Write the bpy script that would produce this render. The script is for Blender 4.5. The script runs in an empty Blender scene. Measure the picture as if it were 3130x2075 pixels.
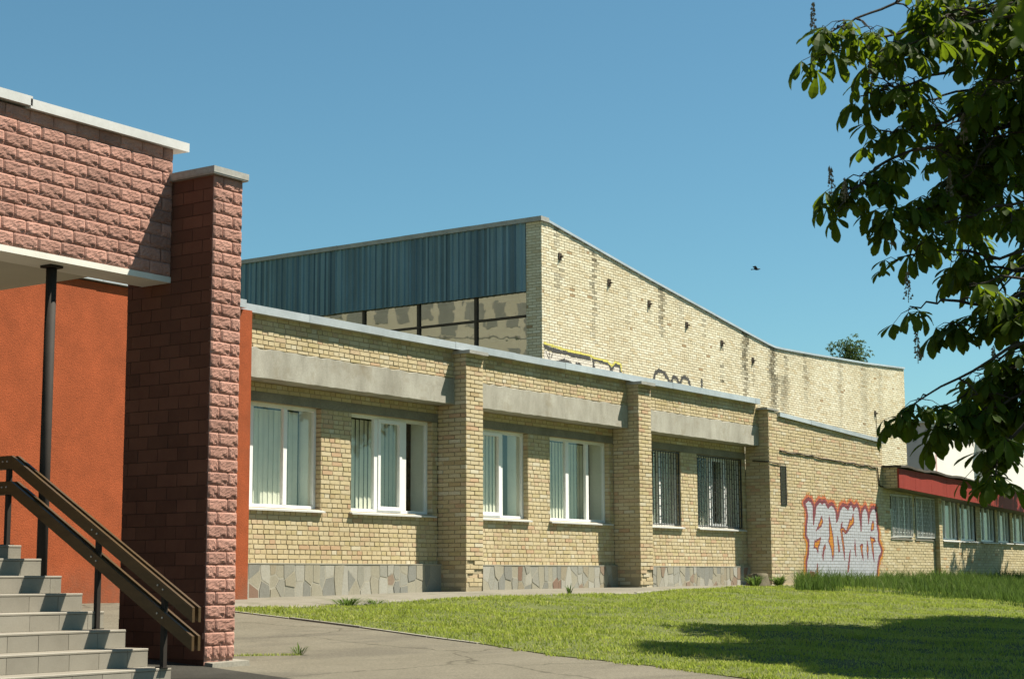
import bpy, math, random
import numpy as np
from mathutils import Matrix, Vector
RN = random.Random(11)
NP = np.random.default_rng(5)
scene = bpy.context.scene
COL = scene.collection
# ------------------------------------------------------------------ camera
# world axes: X runs along the facade (away to the right), Y goes into the building, Z is up; the eye is at z = 0
FW = Vector((0.81589103, 0.56119032, 0.13923814))
RT = Vector((0.56722494, -0.82355067, -0.0044893))
UP = Vector((-0.11215031, -0.08264213, 0.99024875))
cam_data = bpy.data.cameras.new('camera')
cam = bpy.data.objects.new('camera', cam_data)
COL.objects.link(cam)
m = Matrix.Identity(4)
for i in range(3):
    m[i][0] = RT[i]; m[i][1] = UP[i]; m[i][2] = -FW[i]
cam.matrix_world = m
cam_data.sensor_fit = 'HORIZONTAL'
cam_data.sensor_width = 36.0
cam_data.lens = 59.77
cam_data.clip_start = 0.1
cam_data.clip_end = 2000
cam_data.dof.use_dof = True
cam_data.dof.focus_distance = 26
cam_data.dof.aperture_fstop = 8
scene.camera = cam
# ------------------------------------------------------------------ sky, sun, exposure
SUN = Vector((1.0, -0.98, 2.1)).normalized()
world = bpy.data.worlds.new('World')
scene.world = world
world.use_nodes = True
wn = world.node_tree
bg = wn.nodes['Background']
sky = wn.nodes.new('ShaderNodeTexSky')
sky.sky_type = 'NISHITA'
sky.sun_disc = False
sky.sun_elevation = math.asin(SUN.z)
sky.sun_rotation = math.atan2(SUN.x, SUN.y)
sky.air_density = 1.0
sky.dust_density = 0.3
sky.ozone_density = 8.0
tint = wn.nodes.new('ShaderNodeMix')
tint.data_type = 'RGBA'
tint.blend_type = 'MULTIPLY'
tint.inputs[0].default_value = 1.0
tint.inputs[7].default_value = (1.03, 1.30, 1.03, 1)
wn.links.new(sky.outputs[0], tint.inputs[6])
wn.links.new(tint.outputs[2], bg.inputs[0])
bg.inputs[1].default_value = 0.051
sun_data = bpy.data.lights.new('sun', 'SUN')
sun_data.energy = 5.0
sun_data.angle = math.radians(0.53)
sun_data.color = (1.0, 0.925, 0.79)
sun = bpy.data.objects.new('sun', sun_data)
COL.objects.link(sun)
sun.rotation_euler = (-SUN).to_track_quat('-Z', 'Y').to_euler()
sun.location = (20, -20, 40)
vs = scene.view_settings
vs.view_transform = 'Standard'
vs.look = 'None'
vs.gamma = 1.0
vs.exposure = 1.08
vs.use_curve_mapping = False
scene.render.engine = 'CYCLES'


# ------------------------------------------------------------------ materials
def new_mat(name):
    mt = bpy.data.materials.new(name)
    mt.use_nodes = True
    nt = mt.node_tree
    p = nt.nodes['Principled BSDF']
    return mt, nt, p


def node(nt, t, **kw):
    n = nt.nodes.new(t)
    for k, v in kw.items():
        setattr(n, k, v)
    return n


def mixrgb(nt, mode, fac, a, b):
    n = nt.nodes.new('ShaderNodeMix')
    n.data_type = 'RGBA'
    n.blend_type = mode
    n.clamp_factor = True
    for sock, val in ((n.inputs[0], fac), (n.inputs[6], a), (n.inputs[7], b)):
        if hasattr(val, 'node'):
            nt.links.new(val, sock)
        elif isinstance(val, (int, float)):
            sock.default_value = val
        else:
            sock.default_value = (*val, 1)
    return n.outputs[2]


def ramp(nt, fac, stops, interp='LINEAR'):
    n = nt.nodes.new('ShaderNodeValToRGB')
    n.color_ramp.interpolation = interp
    e = n.color_ramp.elements
    while len(e) < len(stops):
        e.new(0.5)
    for el, (p, c) in zip(e, stops):
        el.position = p
        el.color = (*c, 1) if not isinstance(c, (int, float)) else (c, c, c, 1)
    nt.links.new(fac, n.inputs[0])
    return n.outputs[0]


def noise(nt, scale, detail=4, rough=0.6, vec=None, stretch=None):
    n = nt.nodes.new('ShaderNodeTexNoise')
    n.inputs['Scale'].default_value = scale
    n.inputs['Detail'].default_value = detail
    n.inputs['Roughness'].default_value = rough
    g = nt.nodes.new('ShaderNodeNewGeometry')
    src = g.outputs['Position']
    if stretch:
        mp = nt.nodes.new('ShaderNodeMapping')
        mp.inputs['Scale'].default_value = stretch
        nt.links.new(src, mp.inputs[0])
        src = mp.outputs[0]
    nt.links.new(src, n.inputs['Vector'])
    return n.outputs['Fac']


def bump(nt, p, h, strength=0.3, dist=0.01):
    b = nt.nodes.new('ShaderNodeBump')
    b.inputs['Strength'].default_value = strength
    b.inputs['Distance'].default_value = dist
    nt.links.new(h, b.inputs['Height'])
    nt.links.new(b.outputs[0], p.inputs['Normal'])


def surf(name, c1, c2, scale=3.0, rough=0.85, fine=60.0, fine_amt=0.25, bmp=0.25, bdist=0.004, metallic=0.0, stretch=None, blotch=None):
    """two-tone rough surface: broad variation, fine grain, a little relief"""
    mt, nt, p = new_mat(name)
    f = noise(nt, scale, 5, 0.65, stretch=stretch)
    col = ramp(nt, f, [(0.3, c1), (0.7, c2)])
    g = noise(nt, fine, 3, 0.7)
    gr = ramp(nt, g, [(0.25, 1 - fine_amt), (0.75, 1 + fine_amt * 0.6)])
    col = mixrgb(nt, 'MULTIPLY', 1.0, col, gr)
    if blotch:
        bc, bs, lo, hi = blotch
        f2 = ramp(nt, noise(nt, bs, 6, 0.7), [(lo, 0), (hi, 1)])
        col = mixrgb(nt, 'MIX', f2, col, bc)
    nt.links.new(col, p.inputs['Base Color'])
    p.inputs['Roughness'].default_value = rough
    p.inputs['Metallic'].default_value = metallic
    p.inputs['Specular IOR Level'].default_value = 0.25
    if bmp:
        bump(nt, p, g, bmp, bdist)
    return mt


def piece_random(nt):
    """a random number per piece: attribute rnd on joined pieces, object random on single pieces"""
    a = node(nt, 'ShaderNodeAttribute', attribute_name='rnd')
    o = node(nt, 'ShaderNodeObjectInfo')
    s = node(nt, 'ShaderNodeMath', operation='ADD')
    nt.links.new(a.outputs['Fac'], s.inputs[0])
    nt.links.new(o.outputs['Random'], s.inputs[1])
    f = node(nt, 'ShaderNodeMath', operation='FRACT')
    nt.links.new(s.outputs[0], f.inputs[0])
    return f.outputs[0]


def brick_mat(name, stops, dirt_col, weather=0.35, rough=0.9, bmp=0.35, wscale=0.8):
    mt, nt, p = new_mat(name)
    r = piece_random(nt)
    col = ramp(nt, r, stops, 'CONSTANT')
    g = noise(nt, 45, 4, 0.7)
    col = mixrgb(nt, 'MULTIPLY', 1.0, col, ramp(nt, g, [(0.25, 0.78), (0.75, 1.12)]))
    w = noise(nt, wscale, 6, 0.65, stretch=(1, 1, 0.45))
    col = mixrgb(nt, 'MULTIPLY', weather, col, ramp(nt, w, [(0.35, (0.62, 0.55, 0.42)), (0.6, (1, 1, 1))]))
    d = node(nt, 'ShaderNodeAttribute', attribute_name='dirt')
    dn = noise(nt, 9, 5, 0.7)
    dm = node(nt, 'ShaderNodeMath', operation='MULTIPLY')
    nt.links.new(d.outputs['Fac'], dm.inputs[0])
    nt.links.new(ramp(nt, dn, [(0.3, 0.35), (0.6, 1.0)]), dm.inputs[1])
    col = mixrgb(nt, 'MIX', dm.outputs[0], col, dirt_col)
    nt.links.new(col, p.inputs['Base Color'])
    p.inputs['Roughness'].default_value = rough
    p.inputs['Specular IOR Level'].default_value = 0.2
    bump(nt, p, g, bmp, 0.006)
    return mt


M = {}
M['brick'] = brick_mat('yellow_brick', [(0.0, (0.52, 0.435, 0.27)), (0.2, (0.53, 0.445, 0.285)), (0.4, (0.50, 0.41, 0.25)), (0.55, (0.53, 0.455, 0.305)), (0.70, (0.50, 0.385, 0.25)), (0.82, (0.485, 0.405, 0.23)), (0.90, (0.56, 0.505, 0.375)), (0.945, (0.49, 0.34, 0.215)), (0.98, (0.42, 0.325, 0.185))], (0.07, 0.06, 0.03))
M['brick_far'] = brick_mat('annex_brick', [(0.0, (0.51, 0.43, 0.26)), (0.3, (0.54, 0.46, 0.29)), (0.6, (0.48, 0.40, 0.24)), (0.85, (0.56, 0.49, 0.33)), (0.95, (0.45, 0.31, 0.16))], (0.07, 0.06, 0.03))
M['mortar'] = surf('mortar', (0.30, 0.25, 0.16), (0.38, 0.325, 0.215), 2.0, 0.95, 80, 0.3, 0.4)
M['brick_white'] = brick_mat('white_silicate_brick', [(0.0, (0.68, 0.62, 0.45)), (0.25, (0.72, 0.67, 0.50)), (0.5, (0.65, 0.58, 0.41)), (0.75, (0.75, 0.70, 0.54)), (0.93, (0.62, 0.53, 0.35)), (0.992, (0.40, 0.29, 0.17))], (0.06, 0.048, 0.024), 0.32, wscale=0.5)
M['mortar_white'] = surf('gym_mortar', (0.36, 0.30, 0.19), (0.46, 0.40, 0.27), 1.0, 0.95, 60, 0.3, 0.3)
M['concrete'] = surf('beam_concrete', (0.27, 0.255, 0.21), (0.42, 0.405, 0.345), 1.9, 0.9, 70, 0.25, 0.5, 0.006, stretch=(1.6, 1.6, 0.6), blotch=((0.22, 0.185, 0.125), 1.6, 0.55, 0.78))
M['lintel'] = surf('lintel_concrete', (0.16, 0.15, 0.12), (0.26, 0.24, 0.19), 2.0, 0.95, 50, 0.3, 0.5)
M['metal'] = surf('galvanised_sheet', (0.42, 0.46, 0.48), (0.56, 0.60, 0.62), 1.2, 0.42, 14, 0.10, 0.12, 0.01, metallic=0.35)
M['metal_old'] = surf('weathered_sheet', (0.30, 0.29, 0.26), (0.42, 0.41, 0.37), 2.5, 0.55, 25, 0.2, 0.2, 0.006, metallic=0.3)
M['metal_white'] = surf('white_painted_sheet', (0.47, 0.47, 0.45), (0.56, 0.56, 0.54), 2.0, 0.45, 30, 0.08, 0.08)
M['orange'] = surf('orange_render', (0.25, 0.058, 0.018), (0.36, 0.082, 0.027), 2.2, 0.95, 55, 0.35, 0.8, 0.008, blotch=((0.22, 0.06, 0.025), 0.8, 0.55, 0.8))
M['pvc'] = surf('white_pvc', (0.74, 0.74, 0.72), (0.80, 0.80, 0.78), 2.0, 0.35, 20, 0.04, 0.0)
M['reveal'] = surf('white_plaster', (0.66, 0.67, 0.61), (0.74, 0.75, 0.69), 2.0, 0.9, 30, 0.06, 0.05)
M['blind'] = surf('fabric_blind', (0.58, 0.56, 0.49), (0.68, 0.66, 0.58), 3.0, 0.9, 80, 0.10, 0.0)
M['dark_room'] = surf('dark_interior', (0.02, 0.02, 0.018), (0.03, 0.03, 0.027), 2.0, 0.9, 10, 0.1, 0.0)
M['bars'] = surf('dark_steel_bars', (0.028, 0.03, 0.027), (0.05, 0.05, 0.045), 8.0, 0.5, 40, 0.2, 0.1)
M['bars_white'] = surf('white_steel_bars', (0.5, 0.5, 0.46), (0.6, 0.6, 0.56), 8.0, 0.5, 40, 0.2, 0.1)
M['split'] = surf('split_face_pink', (0.32, 0.165, 0.125), (0.42, 0.235, 0.185), 5.0, 0.95, 120, 0.3, 0.6, 0.006, blotch=((0.27, 0.15, 0.115), 1.3, 0.5, 0.75))
M['smooth_block'] = surf('red_brown_shade_block', (0.115, 0.044, 0.027), (0.15, 0.06, 0.036), 3.0, 0.9, 120, 0.2, 0.4, 0.004)  # red-brown face, darkened further so the colour carries this side's shade
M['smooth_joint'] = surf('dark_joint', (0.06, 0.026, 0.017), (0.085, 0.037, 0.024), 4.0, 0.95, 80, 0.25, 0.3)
M['block_joint'] = surf('red_mortar', (0.30, 0.165, 0.13), (0.36, 0.205, 0.165), 4.0, 0.95, 80, 0.25, 0.4)
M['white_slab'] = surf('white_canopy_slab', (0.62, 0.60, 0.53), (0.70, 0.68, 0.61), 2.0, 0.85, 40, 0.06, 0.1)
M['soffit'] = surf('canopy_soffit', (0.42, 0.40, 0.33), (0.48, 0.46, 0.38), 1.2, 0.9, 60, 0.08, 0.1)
M['tile'] = surf('grey_step_tile', (0.21, 0.19, 0.152), (0.255, 0.232, 0.188), 3.0, 0.55, 90, 0.12, 0.1)
M['grout'] = surf('tile_grout', (0.16, 0.15, 0.13), (0.22, 0.21, 0.18), 5.0, 0.95, 60, 0.2, 0.1)
M['wood'] = surf('brown_painted_plank', (0.055, 0.033, 0.014), (0.085, 0.05, 0.02), 2.0, 0.42, 50, 0.15, 0.15, 0.003, stretch=(6, 1, 6))
M['steel'] = surf('dark_painted_steel', (0.018, 0.014, 0.011), (0.028, 0.022, 0.017), 3.0, 0.75, 60, 0.15, 0.05)
M['bolt'] = surf('bolt_steel', (0.4, 0.4, 0.38), (0.5, 0.5, 0.48), 3.0, 0.4, 60, 0.1, 0.0, metallic=0.6)
M['clad'] = brick_mat('blue_profiled_sheet', [(0.0, (0.14, 0.225, 0.265)), (0.25, (0.175, 0.285, 0.335)), (0.5, (0.125, 0.20, 0.24)), (0.7, (0.20, 0.31, 0.355)), (0.9, (0.105, 0.165, 0.195))], (0.1, 0.1, 0.09), 0.35, 0.55, 0.05)
M['frame_dark'] = surf('brown_window_frame', (0.05, 0.035, 0.022), (0.075, 0.055, 0.035), 4.0, 0.6, 40, 0.15, 0.1)
M['red'] = surf('red_fascia_sheet', (0.215, 0.028, 0.019), (0.27, 0.038, 0.027), 1.5, 0.6, 40, 0.16, 0.1, 0.004, stretch=(4, 1, 0.6))
M['bitumen'] = surf('bitumen_felt', (0.05, 0.045, 0.038), (0.10, 0.09, 0.075), 3.0, 0.9, 30, 0.3, 0.4)
M['roofing'] = surf('flat_roof_felt', (0.10, 0.095, 0.085), (0.15, 0.14, 0.125), 1.0, 0.9, 30, 0.2, 0.2)
def asphalt_mat(name, c1, c2, patch, crack):
    mt, nt, p = new_mat(name)
    col = ramp(nt, noise(nt, 0.9, 6, 0.7, stretch=(.6, 1.6, 1)), [(0.28, c1), (0.72, c2)])
    col = mixrgb(nt, 'MIX', ramp(nt, noise(nt, 0.45, 5, 0.65, stretch=(.5, 2.2, 1)), [(0.52, 0), (0.60, 0.75)]), col, patch)
    g = noise(nt, 38, 5, 0.8)
    col = mixrgb(nt, 'MULTIPLY', 1.0, col, ramp(nt, g, [(0.3, 0.62), (0.7, 1.3)]))
    vo = node(nt, 'ShaderNodeTexVoronoi', feature='DISTANCE_TO_EDGE')
    vo.inputs['Scale'].default_value = 0.42
    ge = node(nt, 'ShaderNodeNewGeometry')
    mp = node(nt, 'ShaderNodeMapping')
    mp.inputs['Scale'].default_value = (.55, 1.25, 0)
    nz = node(nt, 'ShaderNodeTexNoise'); nz.inputs['Scale'].default_value = 2.2; nz.inputs['Detail'].default_value = 5
    ad = node(nt, 'ShaderNodeVectorMath', operation='MULTIPLY_ADD')
    nt.links.new(ge.outputs['Position'], mp.inputs[0]); nt.links.new(ge.outputs['Position'], nz.inputs['Vector'])
    nt.links.new(nz.outputs['Color'], ad.inputs[0]); ad.inputs[1].default_value = (.5, .5, 0); nt.links.new(mp.outputs[0], ad.inputs[2])
    nt.links.new(ad.outputs[0], vo.inputs['Vector'])
    col = mixrgb(nt, 'MIX', ramp(nt, vo.outputs['Distance'], [(0.0, 0.8), (0.011, 0)]), col, crack)
    nt.links.new(col, p.inputs['Base Color'])
    p.inputs['Roughness'].default_value = 0.95
    p.inputs['Specular IOR Level'].default_value = 0.2
    bump(nt, p, g, 0.7, 0.012)
    return mt
M['asphalt'] = asphalt_mat('worn_asphalt', (0.125, 0.113, 0.082), (0.165, 0.150, 0.112), (0.105, 0.095, 0.072), (0.05, 0.045, 0.03))
M['asphalt_new'] = asphalt_mat('dark_asphalt', (0.036, 0.034, 0.028), (0.05, 0.047, 0.038), (0.03, 0.028, 0.022), (0.015, 0.014, 0.01))
M['apron'] = surf('apron_concrete', (0.16, 0.148, 0.115), (0.215, 0.20, 0.16), 1.3, 0.95, 50, 0.25, 0.5, 0.006, blotch=((0.11, 0.11, 0.07), 1.5, 0.55, 0.7))
M['kerb'] = surf('kerb_concrete', (0.24, 0.225, 0.185), (0.30, 0.285, 0.235), 2.0, 0.95, 50, 0.25, 0.5)
M['soil'] = surf('soil_under_grass', (0.075, 0.095, 0.026), (0.13, 0.145, 0.045), 1.4, 1.0, 40, 0.4, 0.8, 0.02, blotch=((0.19, 0.165, 0.075), 2.2, 0.60, 0.75))
M['ground'] = surf('rough_ground', (0.06, 0.075, 0.025), (0.11, 0.12, 0.05), 0.3, 1.0, 20, 0.3, 0.5)
M['white_render'] = surf('white_render', (0.66, 0.63, 0.57), (0.73, 0.70, 0.64), 0.6, 0.9, 40, 0.06, 0.1)
M['shaded_render'] = surf('shade_tone_render', (0.36, 0.34, 0.37), (0.42, 0.40, 0.43), 0.6, 0.9, 40, 0.06, 0.1, blotch=((0.16, 0.15, 0.16), 0.7, 0.58, 0.7))  # shaded side of the white walls: shade put in as grey-violet colour
M['pink_trim'] = surf('pink_trim', (0.45, 0.30, 0.27), (0.52, 0.36, 0.33), 1.0, 0.9, 40, 0.06, 0.1)
M['bark'] = surf('chestnut_bark', (0.028, 0.022, 0.015), (0.06, 0.048, 0.035), 6.0, 0.95, 40, 0.3, 0.8, 0.01)
M['flats'] = surf('flats_panel', (0.34, 0.31, 0.22), (0.42, 0.38, 0.28), 0.3, 0.9, 5, 0.1, 0.0)
M['flats_window'] = surf('flats_window', (0.15, 0.15, 0.12), (0.22, 0.21, 0.17), 0.5, 0.3, 5, 0.1, 0.0)
M['bird'] = surf('black_feathers', (0.012, 0.012, 0.012), (0.02, 0.02, 0.02), 20, 0.7, 60, 0.1, 0.0)
M['silver'] = surf('silver_spray', (0.35, 0.36, 0.385), (0.44, 0.45, 0.475), 8, 0.6, 60, 0.15, 0.1)
M['purple'] = surf('purple_spray', (0.15, 0.04, 0.055), (0.21, 0.055, 0.06), 5, 0.8, 60, 0.2, 0.1)
M['orange_spray'] = surf('orange_spray', (0.45, 0.17, 0.02), (0.52, 0.22, 0.03), 5, 0.8, 60, 0.2, 0.1)
M['red_spray'] = surf('red_orange_spray', (0.42, 0.10, 0.045), (0.48, 0.15, 0.06), 5, 0.8, 60, 0.2, 0.1)
M['yellow_spray'] = surf('yellow_spray', (0.58, 0.52, 0.10), (0.66, 0.60, 0.16), 5, 0.8, 60, 0.15, 0.1)
M['black_spray'] = surf('black_spray', (0.045, 0.045, 0.045), (0.085, 0.085, 0.08), 5, 0.8, 60, 0.2, 0.1)
M['stump'] = surf('old_stump', (0.10, 0.085, 0.055), (0.17, 0.15, 0.10), 4, 0.95, 40, 0.3, 0.7)

# crazy-paved stones: grey, pale, brown, red stones
M['stone'] = brick_mat('plinth_stone', [(0.0, (0.28, 0.275, 0.235)), (0.2, (0.34, 0.33, 0.285)), (0.38, (0.22, 0.22, 0.195)), (0.5, (0.31, 0.29, 0.225)), (0.74, (0.25, 0.19, 0.14)), (0.82, (0.29, 0.255, 0.185)), (0.88, (0.37, 0.36, 0.31)), (0.96, (0.22, 0.145, 0.105))], (0.05, 0.05, 0.04), 0.3)
M['plinth_mortar'] = surf('plinth_mortar', (0.29, 0.27, 0.21), (0.35, 0.33, 0.265), 3.0, 0.95, 60, 0.25, 0.4)


def vary(mt, lo, hi):
    """a slightly different tone for every piece"""
    nt = mt.node_tree
    p = nt.nodes['Principled BSDF']
    l = p.inputs['Base Color'].links[0]
    col = mixrgb(nt, 'MULTIPLY', 1.0, l.from_socket, ramp(nt, piece_random(nt), [(0.0, lo), (1.0, hi)]))
    nt.links.new(col, p.inputs['Base Color'])


vary(M['split'], .78, 1.16)
vary(M['tile'], .9, 1.06)
vary(M['smooth_block'], .8, 1.2)
vary(M['kerb'], .8, 1.15)
vary(M['metal'], .9, 1.06)
vary(M['concrete'], .93, 1.04)
# splash dirt along the foot of the orange wall
nt_ = M['orange'].node_tree
p_ = nt_.nodes['Principled BSDF']
g_ = node(nt_, 'ShaderNodeNewGeometry')
sx_ = node(nt_, 'ShaderNodeSeparateXYZ')
nt_.links.new(g_.outputs['Position'], sx_.inputs[0])
mr_ = node(nt_, 'ShaderNodeMapRange')
nt_.links.new(sx_.outputs['Z'], mr_.inputs[0])
mr_.inputs[1].default_value = -.42; mr_.inputs[2].default_value = .25; mr_.inputs[3].default_value = 1.0; mr_.inputs[4].default_value = 0.0
mm_ = node(nt_, 'ShaderNodeMath', operation='MULTIPLY')
nt_.links.new(mr_.outputs[0], mm_.inputs[0])
nt_.links.new(ramp(nt_, noise(nt_, 3.5, 6, .7), [(.35, .15), (.7, 1.0)]), mm_.inputs[1])
nt_.links.new(mixrgb(nt_, 'MIX', mm_.outputs[0], p_.inputs['Base Color'].links[0].from_socket, (0.15, 0.085, 0.055)), p_.inputs['Base Color'])


def glass_mat(name, tint, refl, rough=0.02):
    mt, nt, p = new_mat(name)
    nt.nodes.remove(p)
    out = nt.nodes['Material Output']
    tr = node(nt, 'ShaderNodeBsdfTransparent')
    tr.inputs[0].default_value = (*tint, 1)
    gl = node(nt, 'ShaderNodeBsdfGlossy')
    gl.inputs['Roughness'].default_value = rough
    gl.inputs[0].default_value = (0.95, 0.97, 0.95, 1)
    bp = node(nt, 'ShaderNodeBump')
    bp.inputs['Strength'].default_value = 0.035
    bp.inputs['Distance'].default_value = 0.02
    nt.links.new(noise(nt, 2.2, 2, 0.5), bp.inputs['Height'])
    nt.links.new(bp.outputs[0], gl.inputs['Normal'])
    lw = node(nt, 'ShaderNodeLayerWeight')          # the same on both faces of a pane
    lw.inputs[0].default_value = 0.5
    po = node(nt, 'ShaderNodeMath', operation='POWER')
    nt.links.new(lw.outputs['Facing'], po.inputs[0])
    po.inputs[1].default_value = 4.0
    ma = node(nt, 'ShaderNodeMath', operation='MULTIPLY_ADD')
    nt.links.new(po.outputs[0], ma.inputs[0])
    ma.inputs[1].default_value = 0.85
    ma.inputs[2].default_value = refl
    ma.use_clamp = True
    mx = node(nt, 'ShaderNodeMixShader')
    nt.links.new(ma.outputs[0], mx.inputs[0])
    nt.links.new(tr.outputs[0], mx.inputs[1])
    nt.links.new(gl.outputs[0], mx.inputs[2])
    nt.links.new(mx.outputs[0], out.inputs[0])
    return mt


M['glass'] = glass_mat('window_glass', (0.93, 0.96, 0.92), 0.08)
M['glass_gym'] = glass_mat('gym_glass', (0.45, 0.48, 0.43), 0.34, 0.01)


def leaf_mat(name, dark, light, trans, tmix=0.4, last=None):
    mt, nt, p = new_mat(name)
    out = nt.nodes['Material Output']
    r = piece_random(nt)
    col = ramp(nt, r, [(0.0, dark), (0.62, light), (1.0, last or dark)])
    nt.links.new(col, p.inputs['Base Color'])
    p.inputs['Roughness'].default_value = 0.6
    p.inputs['Specular IOR Level'].default_value = 0.08
    t = node(nt, 'ShaderNodeBsdfTranslucent')
    t.inputs[0].default_value = (*trans, 1)
    mx = node(nt, 'ShaderNodeMixShader')
    mx.inputs[0].default_value = tmix
    nt.links.new(p.outputs[0], mx.inputs[1])
    nt.links.new(t.outputs[0], mx.inputs[2])
    nt.links.new(mx.outputs[0], out.inputs[0])
    return mt


M['leaf'] = leaf_mat('chestnut_leaf', (0.020, 0.038, 0.005), (0.040, 0.068, 0.009), (0.22, 0.32, 0.014), 0.30)
M['leaf_far'] = leaf_mat('far_leaf', (0.035, 0.06, 0.016), (0.06, 0.10, 0.028), (0.10, 0.15, 0.03), 0.3)
M['grass'] = leaf_mat('mown_grass', (0.11, 0.165, 0.026), (0.32, 0.365, 0.075), (0.34, 0.42, 0.06), 0.42, (0.44, 0.42, 0.14))
M['tall_grass'] = leaf_mat('tall_grass', (0.028, 0.06, 0.012), (0.085, 0.14, 0.028), (0.13, 0.21, 0.04), 0.35, (0.20, 0.23, 0.08))
M['flower'] = surf('chestnut_flower', (0.16, 0.13, 0.075), (0.22, 0.18, 0.11), 20, 0.8, 60, 0.2, 0.0)


# ------------------------------------------------------------------ mesh helpers
class MB:
    def __init__(s):
        s.v = []; s.f = []; s.r = []; s.d = []; s.mi = []

    def face(s, pts, r=0.0, d=0.0, mi=0):
        n = len(s.v)
        s.v.extend([tuple(p) for p in pts])
        s.f.append(tuple(range(n, n + len(pts))))
        s.r.append(r); s.d.append(d); s.mi.append(mi)

    def hexa(s, p, r=0.0, d=0.0, mi=0, skip=()):
        """8 points: 0-3 one end (ccw), 4-7 the other end"""
        n = len(s.v)
        s.v.extend([tuple(q) for q in p])
        for k, f in enumerate(((3, 2, 1, 0), (4, 5, 6, 7), (0, 1, 5, 4), (1, 2, 6, 5), (2, 3, 7, 6), (3, 0, 4, 7))):
            if k in skip:
                continue
            s.f.append(tuple(n + i for i in f)); s.r.append(r); s.d.append(d); s.mi.append(mi)

    def box(s, x0, x1, y0, y1, z0, z1, r=0.0, mi=0):
        s.hexa([(x0, y0, z0), (x1, y0, z0), (x1, y1, z0), (x0, y1, z0), (x0, y0, z1), (x1, y0, z1), (x1, y1, z1), (x0, y1, z1)], r, 0.0, mi)

    def tube(s, pts, rad, n=6, r=0.0, cap=True):
        pts = [Vector(p) for p in pts]
        if not hasattr(rad, '__len__'):
            rad = [rad] * len(pts)
        base = len(s.v)
        prev = None
        for i, p in enumerate(pts):
            a = pts[max(i - 1, 0)]; b = pts[min(i + 1, len(pts) - 1)]
            t = (b - a).normalized()
            ref = Vector((0, 0, 1)) if abs(t.z) < 0.9 else Vector((1, 0, 0))
            if prev is not None:
                ref = prev
            u = t.cross(ref).normalized(); w = u.cross(t).normalized()
            prev = w
            for k in range(n):
                an = 2 * math.pi * k / n
                q = p + (u * math.cos(an) + w * math.sin(an)) * rad[i]
                s.v.append((q.x, q.y, q.z))
        for i in range(len(pts) - 1):
            for k in range(n):
                a = base + i * n + k; b = base + i * n + (k + 1) % n
                s.f.append((a, b, b + n, a + n)); s.r.append(r); s.d.append(0); s.mi.append(0)
        if cap:
            s.f.append(tuple(base + k for k in range(n))[::-1]); s.r.append(r); s.d.append(0); s.mi.append(0)
            e = base + (len(pts) - 1) * n
            s.f.append(tuple(e + k for k in range(n))); s.r.append(r); s.d.append(0); s.mi.append(0)

    def mesh(s, name, mats):
        me = bpy.data.meshes.new(name)
        me.from_pydata(s.v, [], s.f)
        if not isinstance(mats, (list, tuple)):
            mats = [mats]
        for mt in mats:
            me.materials.append(mt)
        if any(s.mi):
            me.polygons.foreach_set('material_index', s.mi)
        if any(s.r):
            a = me.attributes.new('rnd', 'FLOAT', 'FACE'); a.data.foreach_set('value', s.r)
        if any(s.d):
            a = me.attributes.new('dirt', 'FLOAT', 'FACE'); a.data.foreach_set('value', s.d)
        me.update()
        return me


def link(name, me, parent=None, loc=None, kind=None, label=None, cat=None, group=None, smooth=False):
    o = bpy.data.objects.new(name, me)
    COL.objects.link(o)
    if parent is not None:
        o.parent = parent
        w = WORLD.get(parent.name, Vector((0, 0, 0)))
        # mesh data are given in world coordinates: undo the parent's offset
        o.location = (Vector(loc) if loc is not None else Vector((0, 0, 0))) - w
        WORLD[o.name] = Vector(loc) if loc is not None else Vector((0, 0, 0))
    else:
        o.location = loc if loc is not None else (0, 0, 0)
        WORLD[o.name] = Vector(o.location)
    if smooth and me is not None:
        me.polygons.foreach_set('use_smooth', [True] * len(me.polygons))
    if kind: o['kind'] = kind
    if label: o['label'] = label
    if cat: o['category'] = cat
    if group: o['group'] = group
    return o


WORLD = {}


def thing(name, label, cat, loc, group=None):
    return link(name, None, None, loc, None, label, cat, group)


def part(name, mb, mat, parent, **kw):
    return link(name, mb.mesh(name, mat), parent, **kw)


def pix(p):
    p = Vector(p); w = p.dot(FW)
    return (p.dot(RT) / w, p.dot(UP) / w, w)


def in_view(p, mx=0.31, my=0.21):
    a, b, w = pix(p)
    return w > 0 and abs(a) < mx and abs(b) < my


# ------------------------------------------------------------------ terrain
def base_z(x):
    return float(np.interp(x, [-50, 19.4, 25.7, 36, 60, 300], [-.30, -.29, -.21, -.18, -.15, -.1]))


def zg(x, y):
    if y > 17.6: y = 17.6
    if y < -1.5: y = -1.5
    return base_z(x) + .0724 * (y - 17.6)


def lumps(x, y):
    return 0.018 * math.sin(x * 1.7 + y * 0.9) + 0.014 * math.sin(x * 0.8 - y * 2.3 + 1) + 0.01 * math.sin(x * 3.9 + y * 3.1)


def strip(name, edges, off, mat, nx=2, relief=0.0, **kw):
    """sheet between two polylines (lists of (x, y)) laid on the terrain"""
    A, B = edges
    mb = MB()
    rows = []
    for (a, b) in zip(A, B):
        row = []
        for k in range(nx + 1):
            t = k / nx
            x = a[0] + (b[0] - a[0]) * t; y = a[1] + (b[1] - a[1]) * t
            row.append((x, y, zg(x, y) + off + (relief * lumps(x, y) if 0 < k < nx else 0)))
        rows.append(row)
    for r0, r1 in zip(rows, rows[1:]):
        for k in range(nx):
            mb.face((r0[k], r0[k + 1], r1[k + 1], r1[k]))
    return link(name, mb.mesh(name, mat), None, kind='structure', smooth=True, **kw)


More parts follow.
